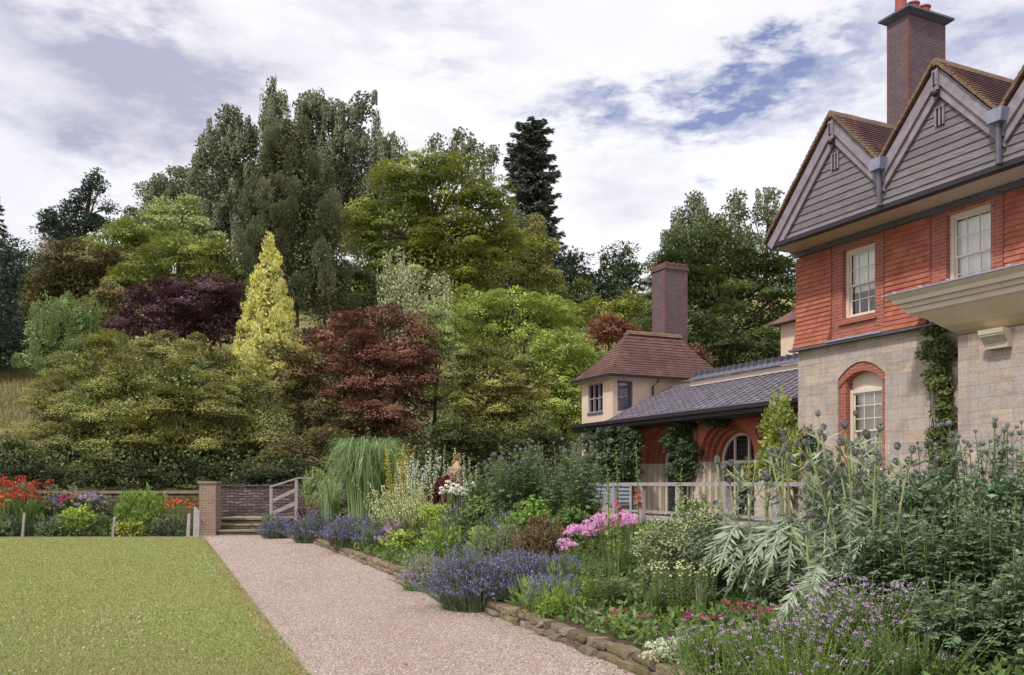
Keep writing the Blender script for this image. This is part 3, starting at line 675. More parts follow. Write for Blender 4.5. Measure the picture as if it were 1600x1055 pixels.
# gables
SL = 1.10; APX = [2.06, 4.78, 7.50, 10.22]; ZA = 9.74; ZB = 7.42; VAL = ZA - SL * 1.36
def gz(x): return ZA - SL * min(abs(x - a) for a in APX)
g = Geo(); nb = 15; z = ZB; k = 0
for gi, ax in enumerate(APX):
    xl = ax - (2.09 if gi == 0 else 1.36); xr = ax + 1.36; z = ZB; i = 0
    while z < ZA - .1:
        h_ = .158; z1 = min(z + h_, ZA - .05)
        a0 = max(xl, ax - (ZA - z) / SL); b0 = min(xr, ax + (ZA - z) / SL); a1 = max(xl, ax - (ZA - z1) / SL); b1 = min(xr, ax + (ZA - z1) / SL)
        y0 = -.80 - .028; y1 = -.80 - .006; cut = a0 + (b0 - a0) * (.3 + .4 * rt_.random())
        ci = a1 + (b1 - a1) * (cut - a0) / (b0 - a0)
        for (p0, q0, p1, q1) in ((a0, cut - .002, a1, ci - .002), (cut + .002, b0, ci + .002, b1)):
            hexa(g, [(p0, y0, z), (q0, y0, z), (q0, -.79, z), (p0, -.79, z), (p1, y1, z1 - .002), (q1, y1, z1 - .002), (q1, -.79, z1 - .002), (p1, -.79, z1 - .002)])
        z += h_; i += 1
g.build('weatherboards', M['board'], H)
g = Geo(); box(g, -.02, XE, -.845, -.80, ZB - .005, ZB + .09); g.build('base_board', M['barge'], H)
g = Geo()
prism(g, [(-.02, ZB)] + [(XE, ZB)] + [(p, gz(p) - .02) for p in sorted([a for a in APX] + [a + 1.36 for a in APX if a + 1.36 < XE] + [XE], reverse=True)] , -.788, -.70); g.build('gable_wall', M['board'], H)
for gi, ax in enumerate(APX):
    for s in (-1, 1):
        ext = 2.11 if (gi == 0 and s < 0) else 1.40
        g = Geo(); yb = -.94
        # bargeboard
        u = np.array([s * 1.0, 0, -SL]) / math.hypot(1, SL); nrm = np.array([s * SL, 0, 1.0]) / math.hypot(1, SL)
        a = np.array([ax, yb, ZA + .02]); L_ = ext * math.hypot(1, SL)
        lo = .21; p0 = a; p1 = a + u * L_; q0 = np.array([ax, yb, ZA + .02 - lo * math.hypot(1, SL)]); q1 = p1 - nrm * lo
        if not (gi == 0 and s < 0):
            q1 = np.array([p1[0], yb, p1[2] - lo * math.hypot(1, SL)])
        th = np.array([0, .05, 0])
        hexa(g, [q0, q1, q1 + th, q0 + th, p0, p1, p1 + th, p0 + th]); g.build('bargeboard', M['barge'], H)
        # inner moulding, a little behind
        g = Geo(); off = nrm * .26; q0b = np.array([ax, -.885, ZA - .36 * math.hypot(1, SL)]); e1 = p1 - nrm * .0
        r0 = np.array([ax, -.885, ZA - .19 * math.hypot(1, SL)]); r1 = np.array([p1[0], -.885, p1[2] - .17 * math.hypot(1, SL)]); r2 = np.array([p1[0], -.885, p1[2] - .34 * math.hypot(1, SL)])
        if gi == 0 and s < 0: r1 = r0 + u * (L_ - .28); r2 = q0b + u * (L_ - .5)
        th2 = np.array([0, .055, 0]); hexa(g, [q0b, r2, r2 + th2, q0b + th2, r0, r1, r1 + th2, r0 + th2]); g.build('barge_moulding', M['barge'], H)
        # roof slope
        g = Geo(); yf = -.99; t = .07; off = nrm * .08
        n_c = int(L_ / .105)
        for i in range(n_c):
            a0 = a + u * (i * L_ / n_c) + off; a1 = a + u * ((i + 1) * L_ / n_c + .012) + off
            a0 = a0.copy(); a1 = a1.copy(); a0[1] = a1[1] = yf
            bk = np.array([0, 5.2 + .99, 0]); up = nrm * .018
            hexa(g, [a0 - nrm * .05, a1 - nrm * .05, a1 - nrm * .05 + bk, a0 - nrm * .05 + bk, a0, a1 + up, a1 + up + bk, a0 + bk])
        g.build('roof_slope', M['rooftile'], H)
        g = Geo()
        for i in range(n_c):
            a0 = a + u * (i * L_ / n_c) + off + nrm * .004; a1 = a + u * ((i + 1) * L_ / n_c) + off + nrm * .004; a0[1] = a1[1] = yf - .02 - rt_.uniform(0, .02)
            bk = np.array([0, .15 + rt_.uniform(0, .05), 0]); up = nrm * .032
            hexa(g, [a0 - nrm * .04, a1 - nrm * .04, a1 - nrm * .04 + bk, a0 - nrm * .04 + bk, a0 + nrm * .012, a1 + up, a1 + up + bk, a0 + nrm * .012 + bk])
        g.build('verge_tiles', M['verge'], H)
    g = Geo()
    for i in range(14): 
        y = -1.0 + i * .42; prism(g, [(ax - .13, ZA + .02), (ax - .07, ZA + .14), (ax, ZA + .18 + (i % 2) * .006), (ax + .07, ZA + .14), (ax + .13, ZA + .02)], y, y + .40)
    g.build('ridge_tiles', M['verge'], H)
    # apex block, pendant and slot vent
    g = Geo(); box(g, ax - .07, ax + .07, -.99, -.94, ZA - .46, ZA - .06); box(g, ax - .05, ax + .05, -1.01, -.99, ZA - .36, ZA - .1); g.build('apex_block', M['barge'], H)
    g = Geo(); balls(g, [(ax, -.97, ZA - .52)], .07, ICO2); box(g, ax - .012, ax + .012, -1.03, -1.01, ZA - .4, ZA - .12); g.build('pendant', M['iron'], H)
    g = Geo(); zv = ZA - 1.12; box(g, ax - .105, ax - .07, -.87, -.83, zv, zv + .34); box(g, ax + .07, ax + .105, -.87, -.83, zv, zv + .34); box(g, ax - .02, ax + .02, -.865, -.83, zv, zv + .34); box(g, ax - .11, ax + .11, -.875, -.83, zv + .34, zv + .365); vt = g.build('vent', M['barge'], H)
    g = Geo(); box(g, ax - .07, ax - .02, -.845, -.83, zv, zv + .34); box(g, ax + .02, ax + .07, -.845, -.83, zv, zv + .34); g.build('slot', M['inside'], vt)
    if ax < 9:
        vx = ax + 1.36
        g = Geo(); hexa(g, [(vx - .13, -1.12, VAL - .10), (vx + .13, -1.12, VAL - .10), (vx + .13, -.92, VAL - .10), (vx - .13, -.92, VAL - .10), (vx - .19, -1.16, VAL + .12), (vx + .19, -1.16, VAL + .12), (vx + .19, -.9, VAL + .12), (vx - .19, -.9, VAL + .12)]); g.build('hopper', M['lead'], H)
        g = Geo(); tube(g, [(vx, -1.02, VAL - .1), (vx, -.99, VAL - .3), (vx, -.99, ZB - .02)], [.05] * 3, 8); g.build('downpipe', M['leaddark'], H)
# main roof body behind and closed back
g = Geo(); prism(g, [(.1, 7.3), (XE, 7.3), (XE, 7.9), (.3, 7.9)], .01, 8.6); g.build('roof_body', M['rooftile'], H)
# chimney
xc0, zt_ = Lf(1386, 34, 3.0); xc1, _ = Lf(1419, 20, 3.0); yc1, _ = Ls(1477, 32, xc1); zt_ = 13.6
ch = Geo(); box(ch, xc0, xc1, 3.0, yc1, 7.3, zt_); st_ = ch.build('chimney', M['chimbrick'], H)
g = Geo()
for (xa, ya) in ((xc0, 3.0), (xc1, 3.0), (xc1, yc1), (xc0, yc1)):
    box(g, xa - .004 if xa == xc0 else xa - .11, xa + .11 if xa == xc0 else xa + .004, ya - .004 if ya == 3.0 else ya - .11, ya + .11 if ya == 3.0 else ya + .004, 7.3, zt_ - .02)
g.build('corner_bricks', M['chimred'], st_)
g = Geo(); hexa(g, [(xc0 - .02, 2.98, zt_), (xc1 + .02, 2.98, zt_), (xc1 + .02, yc1 + .02, zt_), (xc0 - .02, yc1 + .02, zt_), (xc0 - .15, 2.85, zt_ + .1), (xc1 + .15, 2.85, zt_ + .1), (xc1 + .15, yc1 + .15, zt_ + .1), (xc0 - .15, yc1 + .15, zt_ + .1)])
box(g, xc0 - .16, xc1 + .16, 2.84, yc1 + .16, zt_ + .1, zt_ + .15); g.build('chimney_cap', M['leaddark'], st_)
for i, (fy, fx) in enumerate(((.12, .45), (.42, .5), (.72, .5))):
    g = Geo(); cx, cy = xc0 + (xc1 - xc0) * fx, 3.0 + (yc1 - 3.0) * fy; zz = zt_ + .13
    P = np.array([(cx, cy, zz), (cx, cy, zz + .3), (cx, cy, zz + .42), (cx, cy, zz + .46), (cx, cy, zz + .5)]); hh = 1.15 if i == 0 else .85; P[:, 2] = zz + (P[:, 2] - zz) * hh
    tube(g, P, [.16, .14, .14, .17, .165], 14); g.build('chimney_pot', M['pot'], st_)
# bay with corbel and the cream cornice canopy
BY = -.55; bx0 = Lf(1497, 600, BY)[0]
g = Geo(); box(g, bx0, XE - .01, BY, -.003, 0, 4.5); g.build('stone_bay', M['stone'], H)
cx0 = 3.84
def csec(x_, yz): return [(x_, y, z) for y, z in yz]
g = Geo()   # stepped cornice, mitred return at its end
prof = [(-1.30, 5.40), (-1.27, 5.36), (-1.21, 5.30), (-1.19, 5.22), (-1.12, 5.21), (-1.10, 5.13), (-1.05, 5.12), (-1.03, 5.02), (-.98, 4.99), (-.95, 4.96)]
A = np.array([(cx0 + (y + 1.30) * 1.15, y, z) for y, z in prof]); B_ = np.array([(XE, y, z) for y, z in prof])
for i in range(len(prof) - 1): g.add([A[i], B_[i], B_[i + 1], A[i + 1]], [[0, 1, 2, 3]])
Cw = np.array([(A[i][0], -.003, prof[i][1]) for i in range(len(prof))])
for i in range(len(prof) - 1): g.add([A[i], A[i + 1], Cw[i + 1], Cw[i]], [[0, 1, 2, 3]])
g.add([A[0], (XE, -1.3, 5.40), (XE, 0, 5.44), (cx0, 0, 5.44)], [[0, 1, 2, 3]]); g.build('cornice', M['cream'], H)
g = Geo(); hexa(g, [(cx0 - .04, -1.33, 5.40), (XE, -1.33, 5.40), (XE, -.004, 5.42), (cx0 - .04, -.004, 5.42), (cx0 - .04, -1.33, 5.425), (XE, -1.33, 5.425), (XE, -.004, 5.47), (cx0 - .04, -.004, 5.47)])
for x in np.arange(cx0 + .25, XE, .62): balls(g, [(x, -1.31, 5.43)], .045, ICO2, (1, .5, .7))
g.build('lead_flashing', M['lead'], H)
g = Geo()   # coved soffit: swept from the cornice down to the bay
cv = [(-.95, 4.96, A[-1][0]), (-.92, 4.90, 4.45), (-.86, 4.80, 4.62), (-.78, 4.68, 4.78), (-.66, 4.57, 4.93), (-.56, 4.51, 5.02)]
for i in range(len(cv) - 1):
    y0, z0, x0 = cv[i]; y1, z1, x1 = cv[i + 1]; g.add([(x0, y0, z0), (XE, y0, z0), (XE, y1, z1), (x1, y1, z1)], [[0, 1, 2, 3]])
    g.add([(x0, y0, z0), (x1, y1, z1), (x1 - .05, -.003, z1), (x0 - .02, -.003, z0)], [[0, 1, 2, 3]])
g.build('cove', M['soffit'], H, smooth=False)
kx0, kx1 = Lf(1534, 530, BY - .25)[0], Lf(1568, 530, BY - .25)[0]
for kk in (kx0, kx0 + 2.4):
    wk = kx1 - kx0; g = Geo()
    for (z0, z1, o0_, o1_) in ((4.12, 4.22, .16, .17), (4.22, 4.34, .17, .27), (4.34, 4.38, .29, .30), (4.38, 4.47, .31, .32)):
        hexa(g, [(kk - o0_ * .1, BY - o0_, z0), (kk + wk + o0_ * .1, BY - o0_, z0), (kk + wk, BY - .002, z0), (kk, BY - .002, z0), (kk - o1_ * .1, BY - o1_, z1 - .002), (kk + wk + o1_ * .1, BY - o1_, z1 - .002), (kk + wk, BY - .002, z1 - .002), (kk, BY - .002, z1 - .002)])
    g.build('corbel', M['creamstone'], H)
# distant back wing with its cream wall
xa, za = Lf(1220, 506, 6.0); xb = -.1
W = empty('back_wing', (HO[0], HO[1], 0), 'cream rendered wing with tiled hipped roof glimpsed behind the house corner', 'house wing', rz=HT)
g = Geo(); box(g, xa, xb, 6.0, 11, 0, za); g.build('wall', M['creamwall'], W)
g = Geo(); e = .35; rz_ = za + 2.2
a, b_, c_, d_ = (xa - e, 6 - e, za - .05), (xb, 6 - e, za - .05), (xb, 11 + e, za - .05), (xa - e, 11 + e, za - .05); r0, r1 = (xa + 2.6, 8.5, rz_), (xb, 8.5, rz_)
g.add([a, b_, c_, d_, r0, r1], [[0, 1, 5, 4], [2, 3, 4, 5]]); g.add([a, d_, r0], [[0, 2, 1]]); g.add([a, b_, c_, d_], [[0, 3, 2, 1]]); g.add([b_, c_, r1], [[0, 1, 2]]); g.build('roof', M['rooftile2'], W)

# ------------------------------------------------------------------ garden wing with the brick arches
G = empty('garden_wing', (HO[0], HO[1], 0), 'low wing with slate roof and stepped red brick arches beneath', 'house wing', rz=HT)
YW = 1.2; CX = [-10.3, -7.3, -4.3, -1.3]; RO = 1.28; ZS = 2.3
def arch_z(dx, r, rise): return ZS + rise * math.sqrt(max(0, 1 - (dx / r) ** 2))
g = Geo(); x_, zt_w = -11.9, 3.72
def arched_wall(g, y0, y1, r, rise, x0, x1, ztop, centers, z0=0, n=20):
    xs_ = [x0, x1]
    for c_ in centers: xs_ += list(c_ + r * np.cos(np.linspace(0, math.pi, n + 1)))
    xs_ = sorted(set(round(q, 4) for q in xs_ if x0 <= q <= x1))
    for a_, b_ in zip(xs_[:-1], xs_[1:]):
        if b_ - a_ < 1e-3: continue
        mid = (a_ + b_) / 2; c_ = min(centers, key=lambda q: abs(q - mid))
        if abs(mid - c_) < r: za_, zb_ = arch_z(a_ - c_, r, rise), arch_z(b_ - c_, r, rise)
        else: za_ = zb_ = z0
        hexa(g, [(a_, y0, za_), (b_, y0, zb_), (b_, y1, zb_), (a_, y1, za_), (a_, y0, ztop), (b_, y0, ztop), (b_, y1, ztop), (a_, y1, ztop)])
arched_wall(g, YW, YW + .14, RO, 1.22, -11.9, -.003, zt_w, CX, ZS); g.build('arch_wall', M['rubbed'], G)
for k_, (r, rise, y0, y1) in enumerate(((1.16, 1.1, YW + .14, YW + .28), (1.04, .98, YW + .28, YW + .42), (.92, .86, YW + .42, YW + .56))):
    g = Geo(); arched_wall(g, y0, y1, r, rise, -11.9, -.003, zt_w - .01, CX, ZS); g.build('arch_ring', M['rubbed'] if k_ % 2 == 0 else M['redbrick'], G)
prev = -11.9
for c_ in CX:
    g = Geo(); box(g, prev, c_ - RO, YW - .01, YW + .56, 0, ZS); 
    for k_, (r, y0, y1) in enumerate(((1.16, YW + .14, YW + .56), (1.04, YW + .28, YW + .56), (.92, YW + .42, YW + .56))):
        ro = RO - .12 * k_
        box(g, c_ - ro, c_ - r, y0 - .01, y1, 0, ZS)
        if c_ > CX[0]: box(g, c_ - 3.0 + r, c_ - 3.0 + ro, y0 - .01, y1, 0, ZS)
    g.build('stone_pier', M['creamstone'], G)
    prev = c_ + RO
g = Geo(); box(g, prev, -.003, YW - .01, YW + .56, 0, ZS)
for k_, (r, y0, y1) in enumerate(((1.16, YW + .14, YW + .56), (1.04, YW + .28, YW + .56), (.92, YW + .42, YW + .56))): box(g, CX[-1] + r, CX[-1] + RO - .12 * k_, y0 - .01, y1, 0, ZS)
g.build('stone_pier', M['creamstone'], G)
for c_ in CX:                    # arched mullioned windows
    g = Geo(); yw = YW + .58; n = 18; an = np.linspace(0, math.pi, n + 1)
    for r0_, r1_ in ((.92, .83),):
        o = [(c_ + r0_ * math.cos(t), ZS + (r0_ - .06) * math.sin(t)) for t in an]; i_ = [(c_ + r1_ * math.cos(t), ZS + (r1_ - .06) * math.sin(t)) for t in an]
        for j in range(n): hexa(g, [(i_[j][0], yw, i_[j][1]), (o[j][0], yw, o[j][1]), (o[j][0], yw + .1, o[j][1]), (i_[j][0], yw + .1, i_[j][1]), (i_[j + 1][0], yw, i_[j + 1][1]), (o[j + 1][0], yw, o[j + 1][1]), (o[j + 1][0], yw + .1, o[j + 1][1]), (i_[j + 1][0], yw + .1, i_[j + 1][1])])
    box(g, c_ - .92, c_ - .83, yw, yw + .1, .6, ZS); box(g, c_ + .83, c_ + .92, yw, yw + .1, .6, ZS)
    box(g, c_ - .83, c_ + .83, yw + .004, yw + .09, ZS - .07, ZS + .02)
    for x in (-.32, .32): box(g, c_ + x - .035, c_ + x + .035, yw + .008, yw + .08, .6, ZS - .07); box(g, c_ + x - .03, c_ + x + .03, yw + .008, yw + .08, ZS + .02, ZS + .72)
    wf = g.build('window', M['cream'], G)
    g = Geo(); prism(g, [(c_ - .84, .6), (c_ + .84, .6)] + [(c_ + .84 * math.cos(t), ZS + .78 * math.sin(t)) for t in an], yw + .045, yw + .05); g.build('pane', M['glass'], wf)
    g = Geo()
    for x in np.arange(-.8, .81, .11): zt2 = ZS + .76 * math.sqrt(max(0, 1 - (x / .84) ** 2)); box(g, c_ + x - .004, c_ + x + .004, yw + .035, yw + .043, .6, zt2)
    for z in np.arange(.7, 3.0, .15): 
        hw = .82 if z < ZS else .82 * math.sqrt(max(0, 1 - ((z - ZS) / .78) ** 2)); box(g, c_ - hw, c_ + hw, yw + .034, yw + .042, z - .004, z + .004)
    g.build('glazing_bars', M['leaddark'], wf)
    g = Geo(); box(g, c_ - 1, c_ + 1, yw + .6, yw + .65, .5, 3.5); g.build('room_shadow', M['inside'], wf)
for c_ in (-8.8, -5.8, -2.8):     # raised diamonds in the spandrels
    g = Geo(); zc_ = 3.12
    for (a_, b_) in (((0, .3), (.16, 0)), ((.16, 0), (0, -.3)), ((0, -.3), (-.16, 0)), ((-.16, 0), (0, .3))):
        beam(g, (c_ + a_[0], YW - .012, zc_ + a_[1]), (c_ + b_[0], YW - .012, zc_ + b_[1]), .025, .03)
    g.build('diamond', M['chimbrick'], G)
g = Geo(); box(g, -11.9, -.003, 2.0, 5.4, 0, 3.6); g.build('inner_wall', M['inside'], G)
# slate roof in courses
e0 = (.45, 3.78); r0 = (3.2, 5.12); XL, XR = -10.0, -.01
slm = MT('slate'); geo = slm.n('ShaderNodeNewGeometry')
c = slm.ramp(geo.outputs['Random Per Island'], [(0, S(84, 80, 96)), (.5, S(108, 102, 116)), (1, S(134, 126, 136))]); c = slm.mix(slm.rng(slm.noise(1.5, 6, .7), .45, .65, 0, .5), c, S(112, 106, 100)); slm.color(c); slm.rough(.6, .35); slm.bump(slm.noise(30, 4), .4, .006)
g = Geo(); nC = 14; D = np.array([0, r0[0] - e0[0], r0[1] - e0[1]]); Ls_ = np.linalg.norm(D); D = D / Ls_; Nn = np.array([0, -D[2], D[1]])
for i in range(nC):
    x = XL - (.19 if i % 2 else 0)
    s0 = i * Ls_ / nC; s1 = (i + 1) * Ls_ / nC + .03
    while x < XR:
        a_, b_ = max(x, XL) + .003, min(x + .38, XR) - .003
        if b_ - a_ > .03:
            o_ = np.array([0, e0[0], e0[1]]); j = rt_.uniform(0, .012)
            p = [o_ + D * s0, o_ + D * s1]
            lo0 = p[0] - Nn * .02; lo1 = p[1] - Nn * .02; hi0 = p[0] + Nn * (.03 + j); hi1 = p[1] + Nn * .004
            hexa(g, [(a_, lo0[1], lo0[2]), (b_, lo0[1], lo0[2]), (b_, lo1[1], lo1[2]), (a_, lo1[1], lo1[2]), (a_, hi0[1], hi0[2]), (b_, hi0[1], hi0[2]), (b_, hi1[1], hi1[2]), (a_, hi1[1], hi1[2])])
        x += .38
g.build('slate_roof', slm.m, G)
g = Geo()
for i in range(30):
    x = XL + .15 + i * .335; a_ = np.array([x, e0[0], e0[1]]) + Nn * .035; b_ = a_ + D * Ls_; beam(g, a_, b_, .05, .035)
g.build('roof_rolls', M['leadroll'], G)
g = Geo(); slab(g, (-.01, 5.95, 3.78), (XL, 5.95, 3.78), (XL, 3.4, 5.1), (-.01, 3.4, 5.1), .06); g.build('back_slope', slm.m, G)
xk = Lf(1088, 600, 3.0)[0]
g = Geo(); box(g, xk, -.012, 2.72, 2.98, 4.95, 5.12); g.build('skylight', M['cream'], G)
g = Geo(); hexa(g, [(xk - .1, 2.62, 5.12), (-.012, 2.62, 5.12), (-.012, 3.2, 5.3), (xk - .1, 3.2, 5.3), (xk - .1, 2.62, 5.16), (-.012, 2.62, 5.16), (-.012, 3.2, 5.42), (xk - .1, 3.2, 5.42)])
for x in np.arange(xk, -.2, .3): box(g, x - .025, x + .025, 2.9, 3.24, 5.33, 5.47)
g.build('lead_ridge', M['leaddark'], G)
g = Geo(); box(g, -12.2, -.01, .36, .45, 3.55, 3.80); box(g, -12.2, -.01, .27, .36, 3.68, 3.80); g.build('gutter', M['iron'], G)
g = Geo(); box(g, -12.15, -.01, .45, YW, 3.52, 3.55); g.build('soffit', M['iron'], G)

# ------------------------------------------------------------------ cottage tower
T = empty('cottage_tower', (HO[0], HO[1], 0), 'small cream rendered tower with hipped tile roof and tall brick chimney', 'tower', rz=HT)
tx0, tx1, ty0, ty1 = -12.2, -10.02, .8, 5.4; tz0, tz1 = 0, 5.52
wa = (Lf(919, 600, ty0)[0], Lf(942, 600, ty0)[0]); wz = (4.22, 5.28)
ya, yb2 = Ls(965, 600, tx1)[0], Ls(988, 600, tx1)[0]
g = Geo(); wall_openings(g, tx0, tx1, tz0, tz1, ty0, ty0 + .2, [(wa[0], wa[1], wz[0], wz[1])])
# side wall (runs along y)
yq = ty0 + .2
for (p, q, z0, z1) in ((yq, ya, tz0, tz1), (ya, yb2, tz0, wz[0]), (ya, yb2, wz[1], tz1), (yb2, ty1, tz0, tz1)): box(g, tx1 - .2, tx1, p, q, z0, z1)
box(g, tx0, tx0 + .2, ty0 + .2, ty1, tz0, tz1); box(g, tx0 + .2, tx1 - .2, ty1 - .2, ty1, tz0, tz1); g.build('wall', M['creamwall'], T)
g = Geo(); box(g, wa[0], wa[1], ty0 + .08, ty0 + .1, *wz); g.build('pane', M['glass'], T)
g = Geo(); 
for x in (wa[0], (2 * wa[0] + wa[1]) / 3, (wa[0] + 2 * wa[1]) / 3, wa[1] - .06): box(g, x, x + .06, ty0 + .02, ty0 + .08, *wz)
box(g, wa[0] + .06, wa[1] - .06, ty0 + .024, ty0 + .076, wz[0], wz[0] + .05); box(g, wa[0] + .06, wa[1] - .06, ty0 + .024, ty0 + .076, wz[1] - .05, wz[1]); box(g, wa[0] + .06, wa[1] - .06, ty0 + .028, ty0 + .07, 4.72, 4.76); g.build('window', M['barge'], T)
g = Geo(); box(g, wa[0] - .02, wa[1] + .02, ty0 - .05, ty0 - .002, wz[0] - .06, wz[0] - .0); g.build('sill', M['leaddark'], T)
g = Geo(); box(g, tx1 - .1, tx1 - .08, ya, yb2, *wz); g.build('pane', M['glass'], T)
g = Geo(); 
for p, q, z0, z1 in ((ya, ya + .06, *wz), (yb2 - .06, yb2, *wz), (ya + .06, yb2 - .06, wz[0], wz[0] + .06), (ya + .06, yb2 - .06, wz[1] - .06, wz[1])): box(g, tx1 - .08, tx1 + .01, p, q, z0, z1)
g.build('window', M['leaddark'], T)
g = Geo(); box(g, tx1 - .16, tx1 - .15, ya, yb2, *wz); g.build('blind', plain('grey_blind', S(150, 146, 160), .9), T)
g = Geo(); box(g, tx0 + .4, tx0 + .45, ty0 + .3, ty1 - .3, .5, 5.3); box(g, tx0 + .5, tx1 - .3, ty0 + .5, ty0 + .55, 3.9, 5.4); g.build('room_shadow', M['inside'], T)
def hiproof(g, x0, x1, y0, y1, z0, zr, ry0, ry1, flare=.0):
    xm = (x0 + x1) / 2; a, b_, c_, d_ = (x0, y0, z0), (x1, y0, z0), (x1, y1, z0), (x0, y1, z0); p, q = (xm, ry0, zr), (xm, ry1, zr)
    n = 16
    def lerp(u, v, t): return tuple(np.array(u) * (1 - t) + np.array(v) * t)
    for tri in ((a, b_, p, p), (b_, c_, q, p), (c_, d_, q, q), (d_, a, p, q)):
        lo0, lo1, hi1, hi0 = [np.array(k, float) for k in tri]; nn = np.cross(lo1 - lo0, hi0 - lo0); nn /= np.linalg.norm(nn)
        for i in range(n):
            t0, t1 = i / n, (i + 1) / n + .01
            fl_ = lambda t: -flare * math.sin(math.pi * min(t, 1)) 
            A0 = lo0 + (hi0 - lo0) * t0; B0 = lo1 + (hi1 - lo1) * t0; A1 = lo0 + (hi0 - lo0) * min(t1, 1); B1 = lo1 + (hi1 - lo1) * min(t1, 1)
            z_0, z_1 = np.array([0, 0, fl_(t0)]), np.array([0, 0, fl_(t1)])
            hexa(g, [A0 + z_0 - nn * .03, B0 + z_0 - nn * .03, B1 + z_1 - nn * .03, A1 + z_1 - nn * .03, A0 + z_0 + nn * .03, B0 + z_0 + nn * .03, B1 + z_1 + nn * .006, A1 + z_1 + nn * .006])
g = Geo(); hiproof(g, tx0 - .16, tx1 + .3, ty0 - .32, ty1 + .4, 5.46, 7.2, 2.1, 4.35, .1); g.build('roof', M['rooftile2'], T)
g = Geo(); xm = (tx0 - .16 + tx1 + .3) / 2
for i in range(6): prism(g, [(xm - .13, 7.14), (xm - .07, 7.25), (xm, 7.29), (xm + .07, 7.25), (xm + .13, 7.14)], 2.05 + i * .4, 2.05 + i * .4 + .385)
g.build('ridge_tiles', M['verge'], T)
g = Geo(); box(g, tx0 - .18, tx1 + .33, ty0 - .36, ty0 - .3, 5.38, 5.46); box(g, tx1 + .28, tx1 + .34, ty0 - .3, 3.6, 5.38, 5.46); g.build('gutter', M['iron'], T)
g = Geo(); box(g, tx0 - .14, tx1 + .27, ty0 - .3, ty0 - .003, 5.36, 5.4); box(g, tx1 + .003, tx1 + .27, ty0, ty1, 5.36, 5.4); g.build('soffit', M['soffit'], T)
yd = Ls(1022, 600, tx1)[0]
g = Geo(); tube(g, [(tx1 + .28, yd, 5.4), (tx1 + .28, yd, 5.3), (tx1 + .07, yd - .1, 5.12), (tx1 + .07, yd - .1, 3.9)], [.035] * 4, 8); g.build('downpipe', M['iron'], T)
cy0 = 3.9; cxa = Lf(1019, 415, cy0)[0]; cxb = Lf(1039, 415, cy0)[0]; cyb = Ls(1074, 420, cxb)[0]
g = Geo(); box(g, cxa, cxb, cy0, cyb, 5.6, 9.82); tc_ = g.build('chimney', M['chimbrick'], T)
g = Geo()
for (xa_, ya_) in ((cxa, cy0), (cxb, cy0), (cxb, cyb)):
    box(g, xa_ - .004 if xa_ == cxa else xa_ - .11, xa_ + .11 if xa_ == cxa else xa_ + .004, ya_ - .004 if ya_ == cy0 else ya_ - .13, ya_ + .13 if ya_ == cy0 else ya_ + .004, 5.7, 9.8)
g.build('corner_bricks', M['chimred'], tc_)
g = Geo(); box(g, cxa - .05, cxb + .05, cy0 - .05, cyb + .05, 9.82, 9.89); box(g, cxa - .02, cxb + .02, cy0 - .02, cyb + .02, 9.89, 10.0)
for i in range(4): 
    yy_ = cy0 + .05 + i * (cyb - cy0 - .25) / 3; box(g, cxa - .04, cxb + .04, yy_, yy_ + .15, 10.0, 10.07)
g.build('chimney_cap', M['chimred'], tc_)
